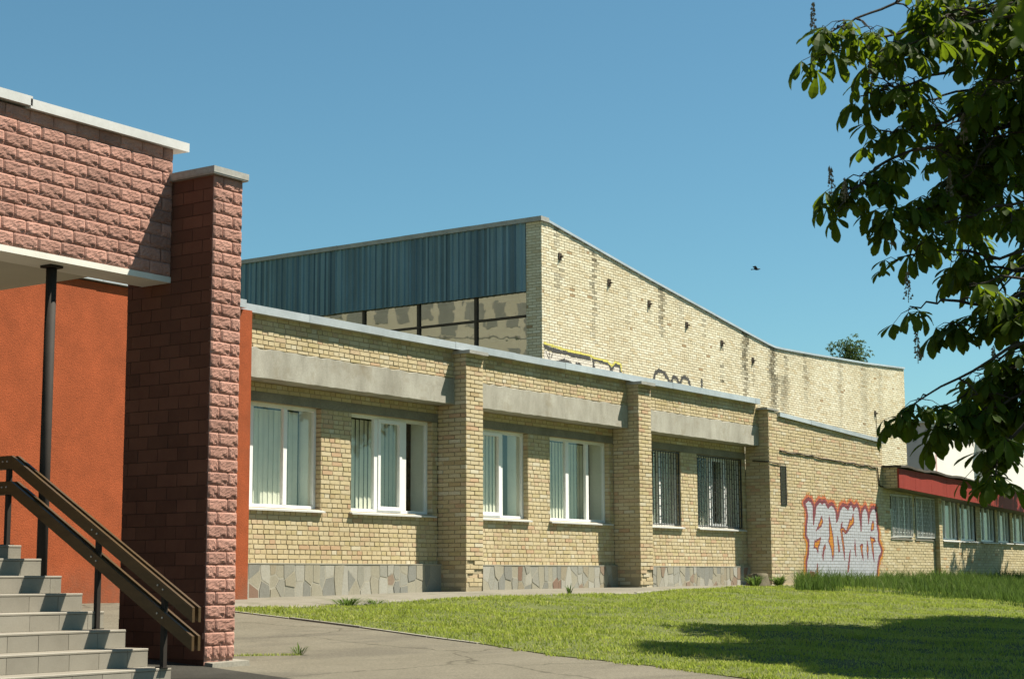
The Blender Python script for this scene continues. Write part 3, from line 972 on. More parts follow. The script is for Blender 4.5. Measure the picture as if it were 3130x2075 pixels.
GRAF = {
'SIL': [(38.32,1.79),(38.56,1.88),(38.71,1.84),(38.81,1.74),(38.80,1.50),(38.81,1.29),(38.90,1.50),(38.99,1.75),(39.24,1.87),(39.35,1.81),(39.43,1.85),(39.54,1.86),(39.61,1.80),(39.69,1.73),(39.91,1.81),(40.03,1.77),(40.17,1.65),(40.20,1.39),(40.30,1.49),(40.44,1.70),(40.63,1.81),(40.80,1.78),(40.94,1.72),(41.01,1.80),(41.14,1.86),(41.24,1.79),(41.29,1.70),(41.33,1.77),(41.51,1.84),(41.63,1.73),(41.65,1.56),(41.70,1.35),(41.73,1.20),(41.79,1.56),(41.84,1.70),(42.05,1.81),(42.17,1.71),(42.22,1.54),(42.23,1.40),(42.33,1.63),(42.46,1.76),(42.60,1.81),(42.73,1.77),(42.78,1.59),(42.79,1.34),(42.86,1.17),(42.85,0.94),(42.90,0.87),(43.05,0.71),(42.99,0.61),(42.87,0.54),(42.76,0.33),(42.63,-0.1),(40.64,-0.1),(38.95,-0.1),(38.90,0.02),(38.76,0.12),(38.57,0.13),(38.41,0.02),(38.34,0.02),(38.36,0.37),(38.47,0.55),(38.52,0.79),(38.51,0.89),(38.36,1.02),(38.42,1.28),(38.49,1.47),(38.44,1.67)],
'H': [[(39.31,1.51),(39.36,1.37),(39.27,1.26),(39.07,1.19),(38.95,1.14),(39.08,1.26),(39.20,1.39)],
[(38.85,0.88),(39.05,0.92),(39.21,0.97),(39.16,0.84),(39.04,0.72),(39.03,0.60),(38.96,0.70),(38.79,0.73)],
[(39.44,0.81),(39.49,0.74),(39.39,0.64),(39.31,0.43),(39.28,0.54),(39.35,0.71)],
[(39.75,1.53),(39.87,1.24),(39.94,1.05),(40.00,0.81),(39.96,0.56),(39.89,0.43),(39.83,0.68),(39.67,0.89),(39.74,1.04),(39.74,1.31)],
[(40.22,1.03),(40.30,0.85),(40.35,0.65),(40.27,0.63),(40.24,0.82)],
[(40.56,1.38),(40.49,1.24),(40.57,1.26),(40.81,1.15),(40.72,1.09),(40.60,1.16),(40.52,1.17),(40.60,0.89),(40.64,0.65),(40.63,0.44),(40.56,0.65),(40.47,0.99),(40.42,1.19),(40.47,1.33)],
[(41.25,1.62),(41.30,1.41),(41.25,1.36),(40.99,1.24),(40.83,1.13),(40.77,1.16),(40.93,1.32),(41.03,1.47),(41.13,1.46)],
[(42.53,1.48),(42.61,1.38),(42.55,1.23),(42.37,1.21),(42.43,1.37)],
[(42.31,1.04),(42.58,1.02),(42.66,0.94),(42.48,0.90),(42.51,0.71),(42.53,0.40),(42.44,0.59),(42.38,0.85)],
[(41.63,0.82),(41.82,0.84),(41.77,0.74),(41.81,0.44),(41.72,0.58),(41.66,0.73)],
[(42.10,0.96),(42.17,0.77),(42.12,0.46),(42.06,0.67)],
[(41.32,0.97),(41.34,0.73),(41.35,0.53),(41.26,0.73)],
[(41.00,0.69),(40.97,0.52),(40.85,0.15),(40.77,0.13),(40.85,0.35),(40.91,0.52)],
[(38.97,0.34),(39.01,0.18),(38.95,0.02),(38.91,0.15)]]}
def inside(poly, x, y):
    c = False
    j = len(poly) - 1
    for i in range(len(poly)):
        if (poly[i][1] > y) != (poly[j][1] > y) and x < (poly[j][0] - poly[i][0]) * (y - poly[i][1]) / (poly[j][1] - poly[i][1]) + poly[i][0]:
            c = not c
        j = i
    return c
def dist_poly(poly, x, y, closed=True):
    P_ = np.array(poly); Q_ = np.roll(P_, -1, 0) if closed else P_[1:]
    if not closed: P_ = P_[:-1]
    d = Q_ - P_; w = np.array([x, y]) - P_
    t = np.clip((w * d).sum(1) / np.maximum((d * d).sum(1), 1e-9), 0, 1)
    e = w - d * t[:, None]
    return float(np.sqrt((e * e).sum(1)).min())
def paint(bricks_, classify, box, y, name, mats, parent, cell=0.022, depth=.0055, **kw):
    """thin coats of spray paint on the brick faces, cell by cell, so the joints stay bare"""
    mb = MB()
    for (w, u0, u1, z0, z1, dv, dd) in bricks_:
        if w.N.y > -.5 or u1 < box[0] or u0 > box[1] or z1 < box[2] or z0 > box[3]: continue
        nu = max(1, round((u1 - u0) / cell)); nz = max(1, round((z1 - z0) / cell))
        for i in range(nu):
            for j in range(nz):
                a = u0 + (u1 - u0) * i / nu; b = u0 + (u1 - u0) * (i + 1) / nu
                c = z0 + (z1 - z0) * j / nz; d = z0 + (z1 - z0) * (j + 1) / nz
                mi = classify((a + b) / 2, (c + d) / 2)
                if mi is None: continue
                mb.face(((a, y - depth, c), (b, y - depth, c), (b, y - depth, d), (a, y - depth, d)), mi=mi)
    return part(name, mb, mats, parent, **kw)
def graf_cls(x, z):
    s = GRAF['SIL']
    ds = dist_poly(s, x, z)
    if inside(s, x, z):
        for h in GRAF['H']:
            if inside(h, x, z):
                return 1 if dist_poly(h, x, z) < .03 else 2
            if dist_poly(h, x, z) < .018: return 1
        if ds < .028: return 1
        return 0
    up = z > 1.25
    if ds < .075: return 1
    if ds < .14 + .02 * math.sin(x * 19): return 3 if up else 2
    if not up and ds < .16 and RN.random() < .75 - (ds - .1) * 6: return 2
    if ds < .2 and RN.random() < .5 - (ds - .1) * 4: return 2
    return None
paint(bricks4, graf_cls, (38.1, 43.25, -.1, 2.15), YP, 'graffiti', [M['silver'], M['purple'], M['orange_spray'], M['red_spray']], bld, label='silver block-letter graffiti with purple outline and orange glow')

# ------------------------------------------------------------------ orange rendered wall, left end of the facade
ow = thing('orange_wall', 'smooth orange rendered wall behind the entrance steps, metal roof edge on top', 'wall', (12, YP, -.6))
mb = MB(); mb.box(3, 18.81, YP, YR + .2, -.9, 4.05); part('rendered_wall', mb, M['orange'], ow)
coping_run(ow, 3, 18.60, YB - .10 - .0, ZT + .005, ZT + .005, .125, .55, M['metal'])
for ch in list(ow.children):
    if ch.name.startswith('coping'):
        ch.location.y -= .22

# ------------------------------------------------------------------ far annex with red fascia
anx = thing('annex', 'low yellow brick annex under a long red fascia, windows half in shade', 'building', (50, 17.9, -.2))
YA = 17.76
Wa = Wall((0, YA, 0), X, NY)
awin = [(43.85, 45.35), (45.6, 47.05), (47.62, 49.02), (49.2, 50.55), (50.95, 52.3), (52.5, 53.7), (53.95, 55.4), (55.7, 57.2), (57.5, 59)]
ah = [(a, b, 1.06, 2.24) for a, b in awin]
ab = fill(Wa, [(43.3, 60, -.3, 2.55)], 'running', ah)
mb = MB()
prev = 43.3
for a, b in awin:
    backing(mb, Wa, prev, a, 1.06, 2.24); prev = b
backing(mb, Wa, prev, 60, 1.06, 2.24); backing(mb, Wa, 43.3, 60, -.4, 1.06); backing(mb, Wa, 43.3, 60, 2.24, 2.6)
# pier left of the second window pair
mb.box(47.06 + .012, 47.3, YA - .15 + .012, YA + .1, -.4, 2.4)
part('wall', mb, M['mortar'], anx)
ab += fill(Wall((0, YA - .15, 0), X, NY), [(47.06, 47.31, -.3, 2.35)], 'running')
ab += fill(Wall((47.06, YA - .15, 0), (0, 1, 0), NX), [(0, .15, -.3, 2.35)], 'running')
YFA = 17.26
def fas_top(x): return 2.87 - .024 * (x - 43.3)
def fas_bot(x): return 2.357 - .034 * (x - 43.3)
ab += fill(Wall((43.3, YFA, 0), (0, 1, 0), NX), [(.05, YA - YFA, 2.36, 2.9)], 'running')
lay(ab, anx, M['brick_far'], 300)
mb = MB()
mb.hexa([(43.312, YFA + .06, fas_bot(43.3)), (60, YFA + .06, fas_bot(60)), (60, YA + .2, fas_bot(60)), (43.312, YA + .2, fas_bot(43.3)), (43.312, YFA + .06, fas_top(43.3) + .02), (60, YFA + .06, fas_top(60) + .02), (60, YA + .2, fas_top(60) + .02), (43.312, YA + .2, fas_top(43.3) + .02)])
part('eaves_box', mb, M['lintel'], anx)
x = 43.29
while x < 60:
    x1 = min(60, x + 1.18)
    mb = MB()
    mb.hexa([(x, YFA, fas_bot(x)), (x1 - .008, YFA, fas_bot(x1)), (x1 - .008, YFA + .05, fas_bot(x1)), (x, YFA + .05, fas_bot(x)), (x, YFA, fas_top(x)), (x1 - .008, YFA, fas_top(x1)), (x1 - .008, YFA + .05, fas_top(x1)), (x, YFA + .05, fas_top(x))])
    part('fascia_panel', mb, M['red'], anx)
    x = x1
mb = MB()
n = 40
for i in range(n):
    a = 43.25 + (60 - 43.25) * i / n; b = 43.25 + (60 - 43.25) * (i + 1) / n
    w0 = .02 * math.sin(i * 1.3) + RN.uniform(-.01, .01); w1 = .02 * math.sin((i + 1) * 1.3)
    mb.hexa([(a, YFA - .09, fas_top(a) + .03 + w0), (b, YFA - .09, fas_top(b) + .03 + w1), (b, YA + .5, fas_top(b) + .03), (a, YA + .5, fas_top(a) + .03), (a, YFA - .09, fas_top(a) + .09 + w0), (b, YFA - .09, fas_top(b) + .09 + w1), (b, YA + .5, fas_top(b) + .1), (a, YA + .5, fas_top(a) + .1)])
mb.face(((43.3, YA + .4, 2.95), (60, YA + .4, 2.5), (60, 26, 2.7), (43.3, 26, 3.1)))
part('roof', mb, M['bitumen'], anx)
for i, (a, b) in enumerate(awin):
    mid = [(a + (b - a) * .36, .07), (a + (b - a) * .72, .06)] if i > 1 else [((a + b) / 2, .05)]
    w = pvc_window(anx, a, b, 1.06, 2.24, YA + .07, mid, blind='slats' if i > 1 else None, ysill=YA - .08 if i > 1 else YA - .02, fr=.05, gap=.3, sillmat='metal_white' if i > 1 else 'lintel')
    if i < 2:
        part('grille', bar_grid(a + .03, b - .03, 1.1, 2.2, YA - .03, .10, .008), M['bars_white'], w)

# ------------------------------------------------------------------ gymnasium
YG, XG, XE = 24.962, 37.722, 63.5
gym = thing('gymnasium', 'tall white brick gymnasium with sagging roof line and blue metal cladding', 'building', (45, 25, -.2))
GP = [(37.70, 9.66), (43.5, 8.80), (47.43, 8.26), (49.8, 7.93), (51.4, 7.72), (51.91, 7.67), (52.6, 7.675), (54.9, 7.74), (57.1, 7.82), (59.5, 7.90), (63.5, 8.10)]
def gtop(x):
    return float(np.interp(x, [p[0] for p in GP], [p[1] for p in GP]))
STREAK = [(38.42, 9.5, 1.4, .13, .5), (38.65, 8.5, .9, .09, .4), (40.4, 9.0, 2.0, .16, .55), (41.2, 8.1, .7, .06, .35), (42.3, 8.2, .9, .10, .3), (44.25, 8.45, 1.1, .22, .65), (43.5, 7.8, .35, .05, .3), (45.4, 8.2, .5, .2, .3), (46.9, 7.9, .9, .05, .55), (48.12, 7.2, 2.1, .05, .75), (49.75, 7.85, 1.6, .26, .95), (49.55, 7.4, 1.2, .12, .5), (51.75, 7.65, 1.7, .38, 1.0), (51.95, 6.6, 1.4, .2, .7), (52.8, 7.3, .9, .13, .6), (52.6, 6.6, 1.0, .5, .45), (54.3, 7.6, .8, .14, .55), (54.4, 7.0, .9, .25, .35), (57.3, 7.5, 2.0, .3, .28), (59.5, 7.6, 2.2, .5, .25), (61, 7.6, 1.5, .4, .2), (50.3, 6.9, .8, .1, .35)]
def gdirt(u, z):
    d = max(0.0, .25 - (gtop(u) - z) * .5) * (.4 + .6 * abs(math.sin(u * 2.1) * math.sin(u * .73 + 1)))
    for (x, zt, L, w, s) in STREAK:
        L *= 1.35
        q = zt + .15 - z
        if -.05 < q < L:
            e = abs(u - x - .06 * math.sin(q * 5)) / (w * .95 * (1 - .4 * q / L))
            if e < 1: d = max(d, s * 1.9 * (1 - .5 * q / L) * (1 - e * e) * RN.uniform(.5, 1.1))
    return min(.95, d)
Wg = Wall((0, YG, 0), X, NY)
gb = fill(Wg, [(XG, XE, 3.6, 9.7)], 'multi', top=lambda u: gtop(u), dirt=gdirt, ch=.0785, L=.26, joint=.010)
Wgs = Wall((XG, YG, 0), (0, 1, 0), NX)
gbs = fill(Wgs, [(0, .51, 3.9, 9.6)], 'running', ch=.0785, L=.26, joint=.011, phase=.06)
mb = MB()
for (a, za), (b, zb) in zip(GP, GP[1:]):
    a = max(a, XG + .011)
    mb.face(((a, YG + .011, -.4), (b, YG + .011, -.4), (b, YG + .011, zb - .01), (a, YG + .011, za - .01)))
mb.face(((XG + .011, YG + .011, -.4), (XG + .011, YG + .51, -.4), (XG + .011, YG + .51, 9.6), (XG + .011, YG + .011, 9.6)))
mb.face(((XE, YG, -.4), (XE, 60, -.4), (XE, 60, 8.1), (XE, YG, 8.1)))
part('wall', mb, M['mortar_white'], gym)
lay(gb + gbs, gym, M['brick_white'], 300, jit=.003)
YS = [[(37.81, 6.23), (38.8, 6.17), (40.21, 6.13), (40.34, 6.1), (41.06, 6.08), (41.3, 5.96), (41.51, 6.1), (41.81, 6.05), (41.83, 5.89)]]
BS = [[(37.85, 6.18), (38.26, 6.13), (38.88, 6.11), (39.43, 6.09), (40.12, 6.09)], [(40.34, 6.09), (40.92, 6.08), (41.15, 6.02), (41.28, 5.91)], [(41.26, 5.84), (41.42, 6.04), (41.74, 6.05), (41.79, 5.87)], [(38.46, 5.81), (38.75, 5.89), (39.13, 5.84)], [(39.42, 5.83), (39.55, 5.87), (39.66, 5.82)], [(40.31, 6.05), (40.31, 5.83)], [(43.7, 5.83), (43.8, 6.04), (44.03, 6.14), (44.35, 6.09), (44.6, 5.91), (44.67, 5.8)], [(44.76, 5.81), (44.86, 5.99), (44.99, 6.04), (45.14, 5.99), (45.24, 5.82)], [(45.29, 5.82), (45.43, 6.04), (45.59, 6.09), (45.85, 6.03), (45.96, 5.81)], [(46.7, 6.08), (46.71, 5.5)]]
THIN = [[(37.89, 6.05), (37.97, 5.94), (38.05, 5.86)], [(38.05, 6.02), (38.09, 5.87)], [(38.21, 6.04), (38.15, 5.9)]]
def gym_cls(x, z):
    for l in YS:
        d = dist_poly([(a, b + .035) for a, b in l], x, z, False)
        if d < .033: return 0
    for l in BS:
        d = dist_poly(l, x, z, False)
        if d < .048 or (d < .075 and RN.random() < .4): return 1
    for l in THIN:
        if dist_poly(l, x, z, False) < .018: return 1
    if 37.8 < x < 41.8 and z < 6.06 - (x - 37.8) * .02 and z > 5.3: return 2
    return None
M['pale_spray'] = surf('pale_spray', (0.60, 0.55, 0.46), (0.66, 0.61, 0.52), 5, 0.8, 60, 0.1, 0.1)
paint([b for b in gb if b[3] > 5.2], gym_cls, (37.7, 47, 5.2, 6.4), YG, 'graffiti', [M['yellow_spray'], M['black_spray'], M['pale_spray']], gym, cell=.026, depth=.006, label='black and yellow graffiti cut off by the lower roof edge')
# roof edge sheets of the gym
for (a, za), (b, zb) in zip(GP, GP[1:]):
    n = max(1, round((b - a) / 2.0))
    for i in range(n):
        p0 = a + (b - a) * i / n; p1 = a + (b - a) * (i + 1) / n
        z0_ = za + (zb - za) * i / n; z1_ = za + (zb - za) * (i + 1) / n
        mb = MB()
        mb.hexa([(p0, YG - .05, z0_), (p1, YG - .05, z1_), (p1, YG + .6, z1_), (p0, YG + .6, z0_), (p0, YG - .05, z0_ + .065), (p1, YG - .05, z1_ + .065), (p1, YG + .6, z1_ + .075), (p0, YG + .6, z0_ + .075)])
        part('coping_sheet', mb, M['metal'], gym)
y = YG - .06
i = 0
while y < 60:
    y1 = min(60, y + 2.4)
    mb = MB(); mb.box(XG - .10 - .003 * (i % 2), XG + .3, y, y1, 9.60, 9.725 + .003 * (i % 2)); part('coping_sheet', mb, M['metal_old'], gym)
    y = y1; i += 1
mb = MB(); mb.face(((XG, YG + .3, 9.6), (51.9, YG + .3, 7.66), (51.9, 60, 7.66), (XG, 60, 9.6))); mb.face(((51.9, YG + .3, 7.66), (XE, YG + .3, 8.1), (XE, 60, 8.1), (51.9, 60, 7.66)))
part('roof', mb, M['roofing'], gym)
# blue profiled cladding on the left side: sheets of ribs
y = YG + .51
pitch = .213
k = 0
while y < 56:
    w = pitch * RN.choice([4, 5, 5, 6])
    prof = []
    n = round(w / pitch)
    for i in range(n):
        b0 = y + i * pitch
        prof += [(b0, 0.0), (b0 + .10, 0.0), (b0 + .125, .04), (b0 + .19, .04)]
    prof.append((y + w, 0.0))
    off = .006 * (k % 2); zb = 7.71 + RN.uniform(-.012, .012)
    mb = MB()
    for (a, da), (b, db) in zip(prof, prof[1:]):
        mb.face(((XG - .02 - da - off, a, zb), (XG - .02 - da - off, a, 9.6), (XG - .02 - db - off, b, 9.6), (XG - .02 - db - off, b, zb)), r=RN.random())
    part('cladding_sheet', mb, M['clad'], gym)
    y += w; k += 1
# glazing band under the cladding
ym = [YG + .51, 27.185, 29.19, 31.19, 33.19, 35.19, 37.2]
mb = MB()
for yy in ym[1:]:
    mb.box(XG + .02, XG + .12, yy - .045, yy + .045, 4.2, 7.72)
gz = part('window_band', mb, M['frame_dark'], gym)
for a, b in zip(ym, ym[1:]):
    for (c, d) in ((7.08, 7.70), (5.6, 7.02), (4.25, 5.54)):
        mb = MB(); t = RN.uniform(-.005, .005); t2 = RN.uniform(-.003, .003)
        mb.face(((XG + .07 + t, a + .045, c), (XG + .07 - t, b - .045, c), (XG + .07 - t + t2, b - .045, d), (XG + .07 + t + t2, a + .045, d)))
        part('pane', mb, M['glass_gym'], gz)
        if c > 5.55:
            # an inner second frame a hand's width behind the glass
            mb = MB()
            for q in (a + .38, ):
                mb.box(XG + .20, XG + .24, q - .03, q + .03, c, d)
            mb.box(XG + .20, XG + .24, a + .1, b - .1, (c + d) / 2 + .16, (c + d) / 2 + .2)
            part('inner_frame', mb, M['bars_white'], gz)
    for z in (7.05, 5.57):
        mb = MB(); mb.box(XG + .025, XG + .11, a + .045, b - .045, z - .03, z + .03); part('transom', mb, M['frame_dark'], gz)
mb = MB()
mb.face(((XG + 2.5, YG + .6, 4), (XG + 2.5, 56, 4), (XG + 2.5, 56, 9), (XG + 2.5, YG + .6, 9)))
mb.face(((XG + .4, YG + .55, 4), (XG + 2.5, YG + .55, 4), (XG + 2.5, YG + .55, 9), (XG + .4, YG + .55, 9)))
part('gym_interior', mb, M['reveal'], gym)
# small steel brackets on the long wall
for (bx, bz) in ((38.625, 8.755), (41.213, 8.387), (43.496, 8.071), (45.802, 7.715), (48.105, 7.406), (50.282, 7.078), (60.46, 6.109)):
    mb = MB()
    mb.box(bx - .075, bx + .06, YG - .03, YG + .02, bz - .1, bz + .1)
    mb.box(bx - .015, bx + .025, YG - .11, YG - .03, bz - .025, bz + .015)
    part('wall_bracket', mb, M['frame_dark'], gym)
mb = MB(); mb.tube([(60.5, YG - .02, 6.0), (60.55, YG - .02, 4.5)], .012, 4); part('cable', mb, M['frame_dark'], gym)

# ------------------------------------------------------------------ entrance pier of split-face blocks
XW0, XW1, YW0, YW1 = 11.165, 11.545, 11.04, 12.15
def split_block(L, H, seed):
    rr = random.Random(seed)
    nu, nv = 14, 9
    ph = rr.uniform(-.09, .07); sh = rr.uniform(-.09, .09)
    nz = [[rr.uniform(-1, 1) for _ in range(nu + 1)] for _ in range(nv + 1)]
    def b(u):
        return float(np.interp(u + sh, [0, .08, .22, .34, .46, .55, .64, .86, .94, 1.0], [.26, .20, .14, .20, .10, .12, .36, .30, .16, .12])) + ph
    def sm(x):
        x = max(0, min(1, x)); return x * x * (3 - 2 * x)
    def h(u, v, i, j):
        e = min(u, 1 - u) * L; t = (1 - v) * H
        body = sm((v - b(u) + .06) / .12)
        ridge = .25 * math.sin(u * 7 + 1.0) * math.sin(v * 5)
        q = (.0185 * body * (.85 + .3 * ridge)) * (.4 + .6 * sm(e / .016)) * (.35 + .65 * sm(t / .014)) + .003 * nz[j][i] * sm(e / .01) * sm(t / .01)
        low = .009 * sm((.9 - u) / .2) * sm(u / .2) * sm(v / .05) * (1 - body)
        return q + low
    mb = MB()
    vid = {}
    for j in range(nv + 1):
        for i in range(nu + 1):
            u, v = i / nu, j / nv
            uu = u + (.25 / nu * nz[j][i] if 0 < i < nu and 0 < j < nv else 0)
            vid[i, j] = len(mb.v)
            mb.v.append(((uu - .5) * L, -h(u, v, i, j), (v - .5) * H))
    for j in range(nv):
        for i in range(nu):
            mb.f.append((vid[i, j], vid[i + 1, j], vid[i + 1, j + 1], vid[i, j + 1])); mb.r.append(0); mb.d.append(0); mb.mi.append(0)
    # skirt into the wall
    ring = [(i, 0) for i in range(nu + 1)] + [(nu, j) for j in range(1, nv + 1)] + [(i, nv) for i in range(nu - 1, -1, -1)] + [(0, j) for j in range(nv - 1, 0, -1)]
    n0 = len(mb.v)
    for (i, j) in ring:
        p = mb.v[vid[i, j]]
        mb.v.append((p[0], .03, p[2]))
    for a in range(len(ring)):
        b_ = (a + 1) % len(ring)
        mb.f.append((vid[ring[b_]], vid[ring[a]], n0 + a, n0 + b_)); mb.r.append(0); mb.d.append(0); mb.mi.append(0)
    return mb.mesh('split_block', M['split'])
BLK = {}
def split_mesh(L, H):
    key = (round(L, 3), round(H, 3))
    if key not in BLK:
        BLK[key] = [split_block(L, H, 40 + s) for s in range(8)]
    return RN.choice(BLK[key])
def put_block(parent, L, H, x, y, z):
    o = bpy.data.objects.new('split_block', split_mesh(L, H))
    COL.objects.link(o); o.parent = parent
    o.location = Vector((x, y, z)) - WORLD[parent.name]
pier = thing('entrance_pier', 'tall free-standing pier of pink split-face blocks, its red-brown side darkened in colour for shade', 'pier', (11.35, 11.6, -.8))
HB = .12
NB = 37
zb = -.705
mb = MB()
mb.box(XW0 + .006, XW1 - .006, YW0 + .006, YW1, -.9, zb + NB * HB)
part('core', mb, M['block_joint'], pier)
for r in range(NB):
    z = zb + (r + .5) * HB
    if r == 0:
        for q in range(4):
            put_block(pier, .088, HB - .006, XW0 + .0475 + q * .095, YW0, z)
    elif r % 2:
        put_block(pier, .250, HB - .004, XW0 + .1265, YW0, z); put_block(pier, .118, HB - .004, XW1 - .062, YW0, z)
    else:
        put_block(pier, .118, HB - .004, XW0 + .062, YW0, z); put_block(pier, .250, HB - .004, XW1 - .1265, YW0, z)
sb = []
wside = Wall((XW0, YW0, 0), (0, 1, 0), NX)
sb = fill(wside, [(0.005, YW1 - YW0, zb, zb + NB * HB)], 'running', zc=zb, ch=HB, L=.262, joint=.005)
lay(sb, pier, M['smooth_block'], 400, name='block', depth=.02, jit=.0015)
mb = MB(); mb.face(((XW0 + .0045, YW0 + .01, -.88), (XW0 + .0045, YW1, -.88), (XW0 + .0045, YW1, 3.73), (XW0 + .0045, YW0 + .01, 3.73))); part('side_joints', mb, M['smooth_joint'], pier)
mb = MB(); mb.box(XW0 - .045, XW1 + .03, YW0 - .05, YW1 + .02, zb + NB * HB, zb + NB * HB + .012)
mb.box(XW0 - .05, XW1 + .035, YW0 - .055, YW1 + .02, zb + NB * HB + .0125, zb + NB * HB + .072)
part('cap_sheet', mb, M['metal_old'], pier)
mb = MB()
mb.hexa([(XW0 - .0, YW0 - .10, -.85), (XW1 + .12, YW0 - .10, -.85), (XW1 + .12, YW0 + .3, -.85), (XW0, YW0 + .3, -.85), (XW0 + .02, YW0 - .09, -.735), (XW1 + .11, YW0 - .09, -.725), (XW1 + .11, YW0 + .3, -.71), (XW0 + .02, YW0 + .3, -.71)])
part('footing', mb, M['kerb'], pier)

# ------------------------------------------------------------------ entrance canopy
can = thing('entrance_canopy', 'entrance canopy faced with pink split-face blocks on a white slab edge', 'canopy', (8.5, 13, -.5))
YFc = 11.582
XC0 = 6.2
HF = .1232
zf = 2.822
NF = 10
mb = MB(); mb.box(XC0, XW0 - .001, YFc + .006, YFc + .36, zf, zf + NF * HF)
part('parapet_core', mb, M['block_joint'], can)
for r in range(NF):
    x = XW0 - .004 - (.131 if r % 2 else 0)
    if r % 2:
        put_block(can, .122, HF - .004, XW0 - .066, YFc, zf + (r + .5) * HF)
    while x > XC0 + .1:
        put_block(can, .257, HF - .004, x - .131, YFc, zf + (r + .5) * HF)
        x -= .262
x = XC0
for (a, b, dz) in ((XC0, 8.0, .03), (7.98, 9.43, .022), (9.41, 11.31, 0.0)):
    z = zf + NF * HF + .012
    mb = MB(); mb.hexa([(a, YFc - .07, z + dz - .02), (b, YFc - .07, z + dz - .02), (b, YFc + .4, z + dz), (a, YFc + .4, z + dz), (a, YFc - .07, z + dz + .065), (b, YFc - .07, z + dz + .065), (b, YFc + .4, z + dz + .09), (a, YFc + .4, z + dz + .09)])
    part('coping_sheet', mb, M['metal_white'], can)
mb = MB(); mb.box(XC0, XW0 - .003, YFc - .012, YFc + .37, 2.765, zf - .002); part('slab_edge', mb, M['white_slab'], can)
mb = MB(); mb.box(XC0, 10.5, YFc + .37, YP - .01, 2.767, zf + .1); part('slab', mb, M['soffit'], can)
mb = MB(); mb.tube([(9.914, 11.77, -.8), (9.914, 11.77, 2.74)], .047, 20); 
mb.box(9.914 - .07, 9.914 + .07, 11.77 - .07, 11.77 + .07, 2.742, 2.766)
part('column', mb, M['steel'], can)
bpy.data.objects['column'].data.polygons.foreach_set('use_smooth', [len(p.vertices) == 4 and abs(p.normal.z) < .5 and i < 20 for i, p in enumerate(bpy.data.objects['column'].data.polygons)])

# ------------------------------------------------------------------ steps
st = thing('entrance_steps', 'grey tiled entrance steps rising to the left', 'steps', (8, 11, -.8))
XS, TT, RR = 9.88, .2675, .1468
tops = [(.043 - RR * k, 11.47 - TT * k) for k in range(-1, 7)]
tops.insert(0, (.043 + RR * 2 - .028, 11.47 + TT * 2))
mb = MB()
for i, (zt, yf) in enumerate(tops):
    y1 = 17.7 if i == 0 else tops[i - 1][1] + .03
    mb.box(XC0, XS - .004, yf + .012, y1, -1.1, zt - .022)
part('step_core', mb, M['grout'], st)
for i, (zt, yf) in enumerate(tops):
    yb = 17.7 if i == 0 else tops[i - 1][1] + .013
    zlow = tops[i + 1][0] if i + 1 < len(tops) else zt - RR
    step = MB()
    # tread: slab with a rounded nosing
    n0, n1 = yf - .003, zt
    step.hexa([(XC0, n0 + .006, zt - .022), (XS, n0 + .006, zt - .022), (XS, yb, zt - .02), (XC0, yb, zt - .02), (XC0, n0 + .006, zt), (XS, n0 + .006, zt), (XS, yb, zt), (XC0, yb, zt)])
    step.hexa([(XC0, n0, zt - .018), (XS, n0, zt - .018), (XS, n0 + .006, zt - .022), (XC0, n0 + .006, zt - .022), (XC0, n0, zt - .006), (XS, n0, zt - .006), (XS, n0 + .006, zt), (XC0, n0 + .006, zt)])
    so = part('step', step, M['tile'], st)
    x = XS - .002
    ph = [.30, .22, .12, .26, .17][i % 5]
    w = ph
    while x > XC0 + .02:
        a = max(XC0, x - w + .004)
        mb = MB(); mb.box(a, x, yf + RN.uniform(-.0008, .0008), yf + .012, zlow + .002, zt - .024)
        part('tile', mb, M['tile'], so)
        x -= w; w = .30

# ------------------------------------------------------------------ handrail
hr = thing('handrail', 'brown double-plank handrail with thin dark posts on the entrance steps', 'handrail', (9.80, 10.6, -.7))
XH = 9.80
SLP = RR / TT
def rail(zoff, y_end, hgt=.115):
    """two planks on either side of the posts: level over the landing, then down the slope"""
    yb_ = 12.02
    z_b = zoff
    z_e = zoff - (yb_ - y_end) * (1.295 / 2.235)
    for sx in (-.034, .034):
        mb = MB()
        x0_, x1_ = XH + sx - .0135, XH + sx + .0135
        prof = [(13.6, z_b), (yb_, z_b), (y_end, z_e)]
        for (ya, za), (yb2, zb2) in zip(prof, prof[1:]):
            mb.hexa([(x0_, yb2, zb2 - hgt), (x1_, yb2, zb2 - hgt), (x1_, ya, za - hgt), (x0_, ya, za - hgt), (x0_, yb2, zb2), (x1_, yb2, zb2), (x1_, ya, za), (x0_, ya, za)])
        part('plank', mb, M['wood'], hr)
    return lambda y: z_b if y > yb_ else z_b - (yb_ - y) * (1.295 / 2.235)
r_up = rail(1.085, 9.78)
r_lo = rail(.862, 9.78)
for (py, pb) in ((12.10, tops[0][0]), (10.93, None), (10.14, None), (13.2, tops[0][0])):
    if pb is None:
        pb = min([t for t in tops if t[1] <= py], key=lambda t: -t[1])[0]
    mb = MB(); mb.box(XH - .0195, XH + .0195, py - .02, py + .02, pb, r_up(py) - .035)
    mb.box(XH - .045, XH + .045, py - .045, py + .045, pb + .0005, pb + .008)
    post = part('post', mb, M['steel'], hr)
    for rf in (r_up, r_lo):
        for dy in (-.03, .03):
            zc_ = rf(py + dy) - .05
            mb = MB(); mb.tube([(XH - .0485, py + dy, zc_), (XH - .0565, py + dy, zc_)], .0075, 8)
            part('bolt', mb, M['bolt'], post)

